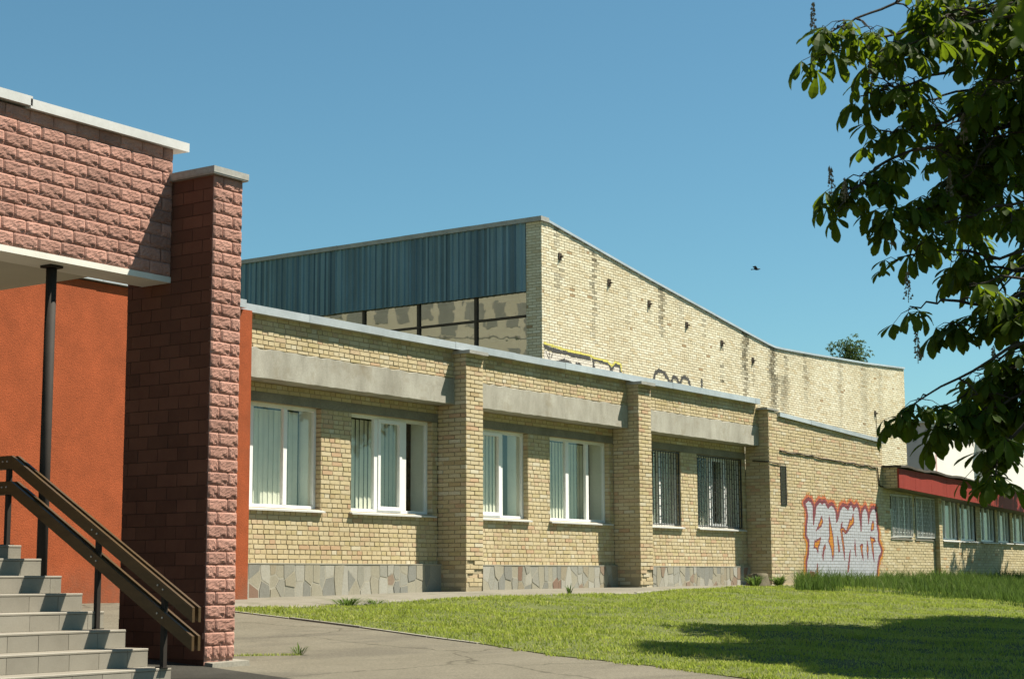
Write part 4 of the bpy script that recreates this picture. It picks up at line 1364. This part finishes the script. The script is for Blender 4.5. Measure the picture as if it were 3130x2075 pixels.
# ------------------------------------------------------------------ far white building and reflected flats
fb = thing('white_house', 'plain white rendered building with gable coloured grey for its shade, beyond the gymnasium', 'building', (78, 30, -.2))
mb = MB(); mb.box(75.02, 81.0, 28.3, 33, -.4, 7.0); part('wall', mb, M['white_render'], fb)
mb = MB(); mb.face(((75.0, 28.3, -.4), (75.0, 33, -.4), (75.0, 33, 7.0), (75.0, 28.3, 7.0))); part('gable', mb, M['shaded_render'], fb)
mb = MB(); mb.box(74.9, 75.12, 28.18, 28.42, -.4, 6.95); part('corner_pilaster', mb, M['white_render'], fb)
mb = MB(); mb.box(75.14, 75.5, 28.24, 28.31, -.4, 6.9); part('corner_strip', mb, M['pink_trim'], fb)
mb = MB(); mb.box(81.02, 96, 27.85, 33, -.4, 6.6); part('wing', mb, M['white_render'], fb)
mb = MB(); mb.box(74.8, 81.2, 28.05, 33.2, 7.0, 7.12); mb.box(81.0, 96.2, 27.7, 33.2, 6.6, 6.72); part('roof_edge', mb, M['metal'], fb)
fl = thing('apartment_block', 'beige nine-storey apartment block mirrored in the gymnasium glazing', 'building', (-25, 78, -.3))
ca, sa = .78, -.62
def flp(s, d, z):    # s along the facade, d out of it
    return (-25 + s * .62 + d * ca, 78 + s * .78 + d * sa, z)
mb = MB()
mb.hexa([flp(-45, 0, -.3), flp(45, 0, -.3), flp(45, -12, -.3), flp(-45, -12, -.3), flp(-45, 0, 27.5), flp(45, 0, 27.5), flp(45, -12, 27.5), flp(-45, -12, 27.5)])
part('wall', mb, M['flats'], fl)
for r in range(9):
    mb = MB()
    for c in range(52):
        s_ = -43.8 + c * 1.7; z = 1.0 + r * 3.0 + (0.0 if c % 4 else -.6)
        w = .95 if c % 4 else 1.25
        h = 1.35 if c % 4 else 1.9
        mb.hexa([flp(s_, .02, z), flp(s_ + w, .02, z), flp(s_ + w, -.1, z), flp(s_, -.1, z), flp(s_, .02, z + h), flp(s_ + w, .02, z + h), flp(s_ + w, -.1, z + h), flp(s_, -.1, z + h)])
    part('window_row', mb, M['flats_window'], fl)
    mb = MB()
    mb.hexa([flp(-45, .03, r * 3.0 + .2), flp(45, .03, r * 3.0 + .2), flp(45, -.1, r * 3.0 + .2), flp(-45, -.1, r * 3.0 + .2), flp(-45, .03, r * 3.0 + .3), flp(45, .03, r * 3.0 + .3), flp(45, -.1, r * 3.0 + .3), flp(-45, -.1, r * 3.0 + .3)])
    part('storey_band', mb, M['lintel'], fl)

# ------------------------------------------------------------------ small things
# tree stump in the last recess
sp = MB()
n = 14
rings = [(0, .33), (.1, .29), (.2, .26), (.27, .255)]
cx_, cy_ = 35.35, 17.55
gz0 = zg(cx_, cy_) + .0
jr = [RN.uniform(.85, 1.15) for _ in range(n)]
for (h, r) in rings:
    for k in range(n):
        an = 2 * math.pi * k / n
        sp.v.append((cx_ + r * jr[k] * math.cos(an), cy_ + r * jr[k] * math.sin(an) * .8, gz0 + h * (1 + .06 * math.sin(k)) + .005))
for i in range(len(rings) - 1):
    for k in range(n):
        sp.f.append((i * n + k, i * n + (k + 1) % n, (i + 1) * n + (k + 1) % n, (i + 1) * n + k)); sp.r.append(0); sp.d.append(0); sp.mi.append(0)
sp.f.append(tuple(3 * n + k for k in range(n))); sp.r.append(0); sp.d.append(0); sp.mi.append(0)
link('tree_stump', sp.mesh('tree_stump', M['stump']), label='old grey tree stump in the shaded corner beside the third pilaster', cat='stump', smooth=True)
# bird
bd = thing('bird', 'small black bird flying above the gymnasium roof', 'bird', (62.5, 30.75, 12.56))
def bl(a, b, c): return Vector((62.5, 30.75, 12.56)) + RT * a + UP * b + FW * c
mb = MB(); mb.tube([bl(-.13, .0, .05), bl(-.08, .01, 0), bl(0, 0, 0), bl(.07, .0, 0), bl(.12, .012, 0), bl(.16, .01, 0)], [.012, .035, .045, .03, .02, .004], 8); part('body', mb, M['bird'], bd, smooth=True)
for s in (-1, 1):
    mb = MB()
    w0, w1, w2, w3 = bl(-.06, .02, 0), bl(.05, .02, 0), bl(-.04, .13, .12 * s), bl(-.14, .12, .2 * s)
    e = UP * .006
    mb.hexa([w0 - e, w1 - e, w2 - e, w3 - e, w0 + e, w1 + e, w2 + e, w3 + e]); part('wing', mb, M['bird'], bd)
mb = MB(); a, b, c, d = bl(-.12, .012, .03), bl(-.12, -.012, .03), bl(-.22, -.03, .05), bl(-.23, .01, .06); e = FW * .006
mb.hexa([a - e, b - e, c - e, d - e, a + e, b + e, c + e, d + e]); part('tail', mb, M['bird'], bd)


# ------------------------------------------------------------------ grass
def patchy(x, y):
    s = np.sin(x * 2.1 + np.sin(y * 1.7) * 2) * np.sin(y * 2.9 + x)
    s = s + .8 * np.sin(x * 5.3 + 2 * np.sin(y * 3.7 + 1)) * np.sin(y * 6.1 + 1.5 * np.sin(x * 2.3))
    s = s + .6 * np.sin(x * 11.7 + y * 5 + 2 * np.sin(y * 9)) * np.sin(y * 12.9 - x * 4)
    return np.clip(s / 1.6, -1, 1)
def blades(name, pts, hs, w, mat, lean=.5, **kw):
    n = len(pts)
    an = NP.uniform(0, 2 * math.pi, n)
    la = NP.uniform(0, 2 * math.pi, n)
    le = NP.uniform(.1, lean, n) * hs
    ww = w * NP.uniform(.6, 1.4, n)
    P = np.asarray(pts)
    dx = np.stack([np.cos(an), np.sin(an), np.zeros(n)], 1) * ww[:, None] * .5
    mid = P + np.stack([np.cos(la) * le * .35, np.sin(la) * le * .35, hs * .6], 1)
    tip = P + np.stack([np.cos(la) * le, np.sin(la) * le, hs], 1)
    V = np.stack([P - dx, P + dx, mid + dx * .8, mid - dx * .8, tip], 1).reshape(-1, 3)
    me = bpy.data.meshes.new(name)
    b = np.arange(n) * 5
    q = np.stack([b, b + 1, b + 2, b + 3], 1); t = np.stack([b + 3, b + 2, b + 4], 1)
    me.vertices.add(len(V)); me.vertices.foreach_set('co', V.ravel())
    loops = np.concatenate([np.concatenate([q, t], 1).ravel()])
    me.loops.add(len(loops)); me.loops.foreach_set('vertex_index', loops.astype(np.int32))
    me.polygons.add(2 * n)
    ls = np.stack([np.arange(n) * 7, np.arange(n) * 7 + 4], 1).ravel()
    me.polygons.foreach_set('loop_start', ls.astype(np.int32))
    a = me.attributes.new('rnd', 'FLOAT', 'FACE')
    # colour follows patches as well as chance
    pa = patchy(P[:, 0], P[:, 1])
    r = NP.uniform(-.22, .22, n) + .5 + .42 * pa
    a.data.foreach_set('value', np.repeat(np.clip(r, 0, .99), 2).astype(np.float32))
    me.materials.append(mat)
    me.update(calc_edges=True)
    me.validate()
    return link(name, me, **kw)


def scatter(n, x0, x1, y0, y1, keep, bias=1.0):
    out = []
    while len(out) < n:
        x = x0 + (x1 - x0) * RN.random() ** bias; y = RN.uniform(y0, y1)
        if keep(x, y):
            out.append((x, y, lawn_h(x, y) - .004))
    return out


def front_tall(x):
    return float(np.interp(x, [33.8, 36, 37.4, 38.5, 60], [15.9, 12.2, 12.4, 11, 8]))
def is_lawn(x, y):
    if x < edge_x(y) - (.02 if y > 11.5 else .22) * math.sin(y * 3.1 + math.sin(y * 7)) ** 2 + .3 * (RN.random() ** 3) - .02 or y > lawn_top(x) + .03 - .25 * RN.random() ** 3: return False
    a, b, w = pix((x, y, zg(x, y)))
    if w < 0 or abs(a) > .33 or b < -.225: return False
    if math.sin(x * 1.9 + 2 * math.sin(y * 1.3)) * math.sin(y * 2.7 + x) > .62 and RN.random() < .6: return False
    return True
def is_tall(x, y):
    if y > 17.6: return False
    # front edge seen in the photograph runs from the wall corner towards the right
    px_, py_, w = pix((x, y, zg(x, y)))
    if w < 0 or px_ > .33: return False
    lim = np.interp(px_, [.166, .197, .22, .245, .27, .301], [-.1487, -.1471, -.1487, -.1512, -.1535, -.157])
    return px_ > .167 and py_ > lim + RN.uniform(-.0012, .0022) + .0018 * math.sin(x * 3.1 + y) * math.sin(x * 1.3) and y < 17.68
pts = np.array(scatter(150000, 15.5, 45, 5.5, 17.3, is_lawn, 1.25))
clump = .5 + .5 * patchy(pts[:, 0] * .8 + 3, pts[:, 1] * .9)
hs = NP.uniform(.014, .05, len(pts)) * (.45 + 1.1 * clump)
blades('mown_grass', pts, hs, .012, M['grass'], 1.1, kind='stuff', label='short mown grass covering the lawn', cat='grass')
pts = np.array(scatter(42000, 33, 58, 10, 17.65, is_tall, 1.3))
hh = NP.uniform(.10, .42, len(pts)) ** 1.15 * np.interp(pts[:, 1], [11, 14, 17], [.8, .95, 1.2]) * (.75 + .55 * patchy(pts[:, 0] * .7, pts[:, 1] * 1.1))
hh = np.maximum(hh, .06)
blades('tall_grass', pts, hh, .014, M['tall_grass'], .7, kind='stuff', label='tall unmown grass along the foot of the graffiti wall and annex', cat='grass')


def weed(name, x, y, n, h, spread, label, mat='tall_grass'):
    mb = MB()
    for k in range(n * 2):
        an = RN.uniform(0, 6.283); L = h * RN.uniform(.5, 1.1); sp_ = spread * RN.uniform(.3, 1)
        d = Vector((math.cos(an), math.sin(an), 0)); s = Vector((-d.y, d.x, 0))
        b = Vector((x, y, zg(x, y))) + d * sp_ * .25
        w = h * RN.uniform(.025, .06)
        m1 = b + d * sp_ * .4 + Vector((0, 0, L * .6)); t = b + d * sp_ + Vector((0, 0, L * RN.uniform(.5, 1)))
        r = RN.random()
        mb.face((b - s * w * .3, b + s * w * .3, m1 + s * w, m1 - s * w), r); mb.face((m1 - s * w, m1 + s * w, t), r)
    return link(name, mb.mesh(name, M[mat]), label=label, cat='weed')
weed('weed', 19.3, 16.2, 70, .17, .42, 'leafy weed clump at the apron edge left of the first window')
weed('weed', 20.0, 16.25, 50, .12, .36, 'smaller weed clump at the apron edge below the first window pier')
weed('weed', 25.6, 16.4, 14, .22, .12, 'upright weed at the apron edge right of the first pilaster')
weed('weed', 12.9, 11.45, 18, .13, .16, 'small green weed sprouting from a crack in the asphalt')
weed('weed', 34.7, 17.3, 50, .32, .35, 'weeds growing left of the old tree stump', 'tall_grass')
weed('weed', 35.8, 17.25, 50, .3, .3, 'weeds growing right of the old tree stump', 'tall_grass')
mb = MB()
for k in range(260):
    t = RN.random(); x = 11.95 + t * .95 + RN.uniform(-.01, .01); y = 11.7 - t * .28 + RN.uniform(-.015, .015)
    h = RN.uniform(.01, .035); d = RN.uniform(-.02, .02); e = RN.uniform(-.02, .02); z = zg(x, y)
    mb.face(((x - .006, y, z), (x + .006, y, z), (x + d, y + e, z + h)), RN.random())
link('crack_grass', mb.mesh('crack_grass', M['grass']), kind='stuff', label='thin line of grass growing in an asphalt crack', cat='grass')


# ------------------------------------------------------------------ trees
def leaf_template(seed, fine=True, L0=.215):
    """palmate chestnut leaf: 5 to 7 drooping leaflets from the petiole's end (origin)"""
    rr = random.Random(seed)
    V = []; F = []
    n = rr.choice([5, 6, 7, 7]) if fine else 5
    span = math.radians(rr.uniform(230, 300))
    for i in range(n):
        a = -span / 2 + span * i / (n - 1) + rr.uniform(-.1, .1)
        L = L0 * (1.0 - .35 * abs(i - (n - 1) / 2) / ((n - 1) / 2)) * rr.uniform(.9, 1.1)
        droop = math.radians(rr.uniform(28, 70))
        d = Vector((math.cos(a), math.sin(a), 0)); s = Vector((-math.sin(a), math.cos(a), 0)); z = Vector((0, 0, 1))
        st_ = [(0, .02), (.3, .16), (.55, .31), (.75, .36), (.9, .22), (1.0, .0)] if fine else [(0, .03), (.65, .36), (1.0, .0)]
        rows = []
        p = Vector((0, 0, 0)); last = 0
        for (t, w) in st_:
            ang = droop * (.35 + .9 * t)
            p = p + (d * math.cos(ang) - z * math.sin(ang)) * L * (t - last); last = t
            up = d * math.sin(ang) + z * math.cos(ang)
            rows.append((p + s * w * L * .5 + up * w * L * .12, p.copy(), p - s * w * L * .5 + up * w * L * .12))
        for (a0, b0, c0), (a1, b1, c1) in zip(rows, rows[1:]):
            k = len(V)
            V += [a0, b0, c0, a1, b1, c1]
            F += [(k, k + 1, k + 4, k + 3), (k + 1, k + 2, k + 5, k + 4)]
    return np.array([tuple(v) for v in V]), F


LT = [leaf_template(s) for s in range(10)]
LTC = [leaf_template(s, False, .19) for s in range(6)]


def rot_mat(az, tx, ty):
    return np.array(Matrix.Rotation(az, 3, 'Z') @ Matrix.Rotation(tx, 3, 'X') @ Matrix.Rotation(ty, 3, 'Y'))


def leaves_mesh(name, items, templates, mat):
    """items: (pos, az, tx, ty, scale, template)"""
    Vs = []; Ls = []; nf = 0; R_ = []
    base = 0
    for (p, az, tx, ty, sc, ti) in items:
        V, F = templates[ti]
        Vs.append((V * sc) @ rot_mat(az, tx, ty).T + np.asarray(p))
        Ls.append(np.asarray(F) + base)
        R_.append(np.full(len(F), RN.random()))
        base += len(V)
    V = np.concatenate(Vs); L = np.concatenate(Ls)
    me = bpy.data.meshes.new(name)
    me.vertices.add(len(V)); me.vertices.foreach_set('co', V.ravel())
    me.loops.add(L.size); me.loops.foreach_set('vertex_index', L.ravel().astype(np.int32))
    me.polygons.add(len(L)); me.polygons.foreach_set('loop_start', (np.arange(len(L)) * 4).astype(np.int32))
    a = me.attributes.new('rnd', 'FLOAT', 'FACE'); a.data.foreach_set('value', np.concatenate(R_).astype(np.float32))
    me.materials.append(mat)
    me.update(calc_edges=True)
    return me


def bez(pts, n):
    """resample a polyline smoothly (Catmull-Rom)"""
    P = [Vector(p) for p in pts]
    P = [P[0] * 2 - P[1]] + P + [P[-1] * 2 - P[-2]]
    out = []
    segs = len(P) - 3
    for i in range(n + 1):
        t = i / n * segs; k = min(int(t), segs - 1); f = t - k
        a, b, c, d = P[k:k + 4]
        out.append(.5 * ((2 * b) + (c - a) * f + (2 * a - 5 * b + 4 * c - d) * f * f + (3 * b - a - 3 * c + d) * f ** 3))
    return out


BOUGHS = [
[(12.49,3.05,5.02),(11.72,3.80,4.31),(11.03,4.36,4.00),(10.60,4.70,3.68)],
[(12.72,3.13,4.78),(11.85,3.85,4.10),(11.19,4.33,3.85),(10.71,4.74,3.61)],
[(12.76,3.15,4.45),(11.98,3.91,3.82),(11.36,4.35,3.51),(11.02,4.52,3.38)],
[(13.03,3.26,3.87),(12.30,3.87,3.53),(11.67,4.31,3.27),(11.25,4.61,3.15)],
[(13.07,3.28,3.54),(12.24,4.02,3.30),(11.45,4.53,3.00),(11.16,4.65,2.78),(10.99,4.76,2.58)],
[(13.13,3.33,2.98),(12.19,4.02,2.86),(11.65,4.33,2.64),(11.29,4.52,2.52)],
[(12.66,3.22,2.62),(12.14,3.87,2.32),(11.77,4.22,2.33),(11.46,4.51,2.28)],
[(12.68,3.24,2.43),(11.94,3.89,1.97),(11.49,4.20,1.94),(11.37,4.39,1.87)],
[(12.22,3.15,1.91),(11.82,3.80,1.61),(11.59,4.20,1.37),(11.42,4.51,1.13)],
[(12.55,3.24,1.70),(12.05,3.89,1.33),(11.80,4.13,1.13),(11.56,4.33,1.03)],
[(12.25,3.17,1.60),(11.76,3.65,1.13),(11.65,3.87,0.90),(11.62,3.96,0.72)],
]
TA = Vector((14.6, 1.6, zg(14.6, 1.6)))
ta = thing('chestnut_tree', 'horse chestnut with hanging palmate leaves and flower spikes, nearest the camera', 'tree', TA)
tr = MB()
tr.tube([TA + Vector((0, 0, -.1)), TA + Vector((.02, .03, 1.2)), TA + Vector((-.05, .1, 2.6)), TA + Vector((.0, .1, 4.5)), TA + Vector((.1, .0, 6.5)), TA + Vector((.0, .0, 8.2))], [.26, .2, .18, .14, .09, .03], 12)
br = MB()
items = []
spikes = []
def cluster(tip, direction, size=1.0, nleaf=None):
    """a twig end with its whorl of leaves"""
    for k in range(nleaf or RN.choice([2, 3, 3, 4])):
        an = RN.uniform(0, 6.283)
        d = Vector((math.cos(an), math.sin(an), RN.uniform(-.5, .5))).normalized()
        pl = RN.uniform(.07, .17) * size
        p = tip + d * pl + Vector((0, 0, -.02))
        br.tube([tip, tip + d * pl * .5 + Vector((0, 0, .012)), p], [.004, .0025, .002], 4, cap=False)
        items.append((p, math.atan2(d.y, d.x) + RN.uniform(-.5, .5), RN.uniform(-.35, .35), RN.uniform(-.1, .5), RN.uniform(.55, 1.15) * size, RN.randrange(10)))
def bough(pts, r0=.015, density=.74, spread=.3, start=.22):
    L = sum((Vector(b) - Vector(a)).length for a, b in zip(pts, pts[1:]))
    n = max(6, int(L / .15))
    cur = bez(pts, n)
    cur = [c + Vector((RN.uniform(-.02, .02), RN.uniform(-.02, .02), RN.uniform(-.02, .02))) for c in cur]
    br.tube(cur, [r0 * (1 - .85 * i / n) + .003 for i in range(n + 1)], 6)
    for i in range(int(n * start), n + 1):
        k = 1 if i == n else (2 if RN.random() < .4 * density else 1)
        if i < n and RN.random() > .92 * density: continue
        for _ in range(k):
            if i == n:
                tip = cur[i] + Vector((0, 0, -.02))
            else:
                d = Vector((RN.uniform(-1, 1), RN.uniform(-1, 1), RN.uniform(-.9, .5)))
                tip = cur[i] + d * spread * RN.uniform(.3, 1.0) * (1 - .45 * i / n)
                br.tube([cur[i], (cur[i] + tip) * .5 + Vector((0, 0, .02)), tip], [.008, .006, .004], 4, cap=False)
            cluster(tip, None)
    return cur
for b in BOUGHS:
    p0 = Vector(b[0])
    org = TA + Vector((-.05, .1, max(1.6, min(6.5, p0.z - TA.z - .3))))
    mid = org.lerp(p0, .55) + Vector((0, 0, .25))
    br.tube(bez([org, mid, p0], 6), [.045, .04, .034, .03, .026, .022, .019], 6)
    bough(b)
    # a side bough that fills behind
    b2 = [Vector(p) + Vector((RN.uniform(.1, .5), RN.uniform(-.35, .1), RN.uniform(-.35, .3))) for p in b]
    if RN.random() < .45: continue
    b2 = [p if i == 0 else b2[0].lerp(p, .72) for i, p in enumerate(b2)]
    bough(b2, .013, .42, .34, .0)
for b, c in zip(BOUGHS, BOUGHS[1:]):
    for k in range(RN.choice([1, 2])):
        t = (k + .5) / 2 + RN.uniform(-.1, .1)
        f = RN.uniform(.72, .93)
        e = [Vector(b[min(i, len(b) - 1)]).lerp(Vector(c[min(i, len(c) - 1)]), t) for i in range(4)]
        dv = Vector((RN.uniform(-.3, .6), RN.uniform(-.2, .25), RN.uniform(-.1, .1)))
        e = [e[0]] + [e[0].lerp(p, f) + dv for p in e[1:]]
        bough(e, .013, .5, .32, .1)
for b, c in zip(BOUGHS, BOUGHS[1:]):
    for k in range(3 if b[0][2] > 3.6 else 2):
        t = RN.uniform(.2, .8); f = RN.uniform(.25, .7)
        e = [Vector(b[min(i, len(b) - 1)]).lerp(Vector(c[min(i, len(c) - 1)]), t) for i in range(4)]
        dv = FW * RN.uniform(.2, 1.0) + UP * RN.uniform(-.12, .12)
        e = [e[0] + dv * .5] + [e[0].lerp(p, f) + dv for p in e[1:]]
        bough(e, .014, .55, .42, .0)
for k in range(5):
    e = Vector((RN.uniform(11.75, 12.2), RN.uniform(3.55, 4.05), RN.uniform(1.45, 2.25)))
    o = e + Vector((.75, -.75, RN.uniform(.25, .7)))
    bough([o, o.lerp(e, .5) + Vector((0, 0, .15)), e], .013, .6, .36, .1)
# inner boughs between the visible ones, towards the trunk
for k in range(4):
    z = RN.uniform(.9, 5.2)
    o = TA + Vector((-.1, .1, max(1.8, z - TA.z)))
    e = Vector((RN.uniform(11.75, 12.9), RN.uniform(3.2, 4.15), z + RN.uniform(-.5, .2)))
    if e.y / e.x > .335: e.y = e.x * .335
    bough([o, o.lerp(e, .5) + Vector((0, 0, .25)), e], .02, .6, .38, .35)
# crown above and to the right of the frame
for k in range(34):
    an = RN.uniform(-3.3, .8); hz = RN.uniform(3.2, 8.2)
    o = TA + Vector((0, 0, hz * .85))
    R_ = 3.3 * math.sqrt(max(.05, 1 - ((hz - 5) / 4.6) ** 2))
    e = TA + Vector((math.cos(an) * R_, math.sin(an) * R_, hz))
    if in_view(e, .36, .25): continue
    bough([o, o.lerp(e, .5) + Vector((0, 0, .35)), e], .035, .7, .5, .35)
part('trunk', tr, M['bark'], ta, smooth=True)
part('branches', br, M['bark'], ta, smooth=True)
# the 300 leaves that show largest are leaves of their own, the rest one mass
def leaf_score(it):
    a, b, w = pix(it[0])
    if w < .5 or abs(a) > .301 or abs(b) > .2: return 1e9
    return a      # the leaves of the left fringe stand alone against sky and wall
order = sorted(range(len(items)), key=lambda i: leaf_score(items[i]))
sing = set(order[:300])
lm = []
for ti in range(10):
    V, F = LT[ti]
    me = bpy.data.meshes.new('leaf'); me.from_pydata([tuple(v) for v in V], [], F); me.materials.append(M['leaf']); me.update()
    lm.append(me)
for i in sing:
    p, az, tx, ty, sc, ti = items[i]
    o = bpy.data.objects.new('leaf', lm[ti]); COL.objects.link(o); o.parent = ta
    o.matrix_local = Matrix.Translation(Vector(p) - WORLD[ta.name]) @ (Matrix.Rotation(az, 4, 'Z') @ Matrix.Rotation(tx, 4, 'X') @ Matrix.Rotation(ty, 4, 'Y')) @ Matrix.Diagonal((sc, sc, sc, 1))
link('foliage', leaves_mesh('foliage', [it for i, it in enumerate(items) if i not in sing], LT, M['leaf']), ta, kind='stuff')
def flower_spike(base, h, parent):
    mb = MB()
    mb.tube([base, base + Vector((.01, 0, h))], [.003, .0015], 5)
    for k in range(46):
        t = RN.random() ** .8; r = .032 * (1 - .75 * t) * RN.uniform(.5, 1.1); an = RN.uniform(0, 6.28)
        c = base + Vector((math.cos(an) * r, math.sin(an) * r, h * (.12 + .88 * t)))
        s = RN.uniform(.006, .011)
        a = [c + Vector((s, 0, -s)), c + Vector((-s, s, -s)), c + Vector((-s, -s, -s)), c + Vector((0, 0, s * 1.3))]
        n = len(mb.v); mb.v += [tuple(q) for q in a]
        for f in ((0, 1, 3), (1, 2, 3), (2, 0, 3), (0, 2, 1)):
            mb.f.append(tuple(n + q for q in f)); mb.r.append(0); mb.d.append(0); mb.mi.append(0)
    part('flower_spike', mb, M['flower'], parent)
for (p, h) in (((10.60, 4.73, 3.70), .26), ((10.82, 4.6, 3.62), .24), ((11.03, 4.5, 3.38), .24), ((11.3, 4.42, 3.40), .25), ((10.97, 4.80, 2.66), .22), ((11.02, 4.72, 2.62), .17), ((11.38, 4.42, 1.92), .24), ((11.3, 4.5, 2.3), .2), ((11.52, 4.42, 1.5), .25), ((11.7, 4.2, 2.7), .22), ((11.9, 4.0, 1.4), .24), ((11.75, 4.1, 3.1), .22)):
    flower_spike(Vector(p), h, ta)
# one low spray of the same tree hangs right before the lens
near = [(Vector((2.55, .80, .92)) + RT * .062 + UP * .03, 2.2, -.2, .3, .8, 3), (Vector((2.60, .83, .99)) + RT * .05 + UP * .02, 3.4, .1, .2, .85, 7)]
for (p, az, tx, ty, sc, ti) in near:
    o = bpy.data.objects.new('leaf', lm[ti]); COL.objects.link(o); o.parent = ta
    o.matrix_local = Matrix.Translation(p - WORLD[ta.name]) @ (Matrix.Rotation(az, 4, 'Z') @ Matrix.Rotation(tx, 4, 'X') @ Matrix.Rotation(ty, 4, 'Y')) @ Matrix.Diagonal((sc, sc, sc, 1))
mb = MB(); mb.tube(bez([(14.3, 1.7, 3.2), (9, .6, 3.4), (5, .5, 2.4), (2.93, .76, 1.17), (2.63, .79, 1.01)], 16), [.035 - .002 * i for i in range(17)], 5)
part('branch', mb, M['bark'], ta)


def crown_tree(name, label, pos, c, rad, nleaf, templates, mat, scale=1.0, seed=1, group=None, trunk_r=.2, holes=.25):
    rr = random.Random(seed)
    t = thing(name, label, 'tree', (pos[0], pos[1], zg(pos[0], pos[1])), group)
    base = Vector((pos[0], pos[1], zg(pos[0], pos[1])))
    C = Vector(c)
    tb = MB()
    top = Vector((C.x, C.y, C.z + rad[2] * .6))
    tb.tube(bez([base + Vector((0, 0, -.1)), base.lerp(C, .5) + Vector((rr.uniform(-.1, .1), rr.uniform(-.1, .1), 0)), top], 8), [trunk_r * (1 - .1 * i) for i in range(9)], 9)
    blobs = []
    for k in range(38):
        while True:
            v = Vector((rr.uniform(-1, 1), rr.uniform(-1, 1), rr.uniform(-1, 1)))
            if .35 < v.length < 1: break
        v = v * (.62 + .3 * rr.random())
        q = C + Vector((v.x * rad[0], v.y * rad[1], v.z * rad[2]))
        blobs.append((q, rr.uniform(.22, .4) * sum(rad) / 3))
        s = base.lerp(top, min(.95, max(.35, (q.z - base.z) / (top.z - base.z) - .15)))
        tb.tube(bez([s, s.lerp(q, .5) + Vector((0, 0, .15 * rad[2])), q], 5), [trunk_r * .3 * (1 - .17 * i) for i in range(6)], 5, cap=False)
    part('trunk', tb, M['bark'], t, smooth=True)
    its = []
    for k in range(nleaf):
        q, r = blobs[rr.randrange(len(blobs))]
        v = Vector((rr.gauss(0, 1), rr.gauss(0, 1), rr.gauss(0, .8))).normalized() * r * (rr.random() ** .4)
        its.append((q + v, rr.uniform(0, 6.28), rr.uniform(-.5, .5), rr.uniform(-.5, .5), scale * rr.uniform(.75, 1.3), rr.randrange(len(templates))))
    link('crown', leaves_mesh('crown', its, templates, mat), t, kind='stuff')
    return t


crown_tree('chestnut_tree', 'second chestnut in the row, just outside the right frame edge, shading the near lawn', (23.0, 2.9), (22.9, 3.7, 6.4), (3.5, 3.6, 2.8), 7500, LTC, M['leaf'], 1.8, 3, 'chestnut row shading the lawn')
crown_tree('chestnut_tree', 'third chestnut in the row, outside the frame, shading the middle of the lawn', (26.4, 4.1), (26.3, 4.5, 7.0), (3.5, 3.3, 2.9), 7500, LTC, M['leaf'], 1.8, 4, 'chestnut row shading the lawn')
crown_tree('chestnut_tree', 'fourth chestnut in the row, outside the frame, shading the lawn', (31.6, 3.4), (31.6, 3.9, 7.0), (4.0, 3.5, 3.0), 7500, LTC, M['leaf'], 1.85, 5, 'chestnut row shading the lawn')
crown_tree('chestnut_tree', 'last chestnut in the row, outside the frame, shading the far lawn', (38.6, 3.2), (38.6, 3.7, 7.0), (4.2, 3.6, 3.0), 7500, LTC, M['leaf'], 1.85, 9, 'chestnut row shading the lawn')
crown_tree('linden_tree', 'leafy tree outside the frame shading the right end of the annex', (53.6, 13.2), (53.4, 13.6, 5.0), (3.2, 2.7, 3.2), 4600, LTC, M['leaf_far'], 1.5, 13)
crown_tree('birch_tree', 'slender far tree top rising above the gymnasium roof', (102.3, 43.8), (102.3, 43.8, 12.3), (1.6, 1.6, 4.4), 3000, LTC, M['leaf_far'], 1.1, 21, trunk_r=.15)
crown_tree('far_tree', 'green tree behind the white building, left of two', (104, 34.0), (104, 34.0, 5.8), (3.4, 3.4, 4.2), 2600, LTC, M['leaf_far'], 2.2, 31)
crown_tree('far_tree', 'green tree behind the white building at the right frame edge', (98, 30.3), (98, 30.3, 5.2), (3.2, 3.0, 3.9), 2600, LTC, M['leaf_far'], 2.2, 37)
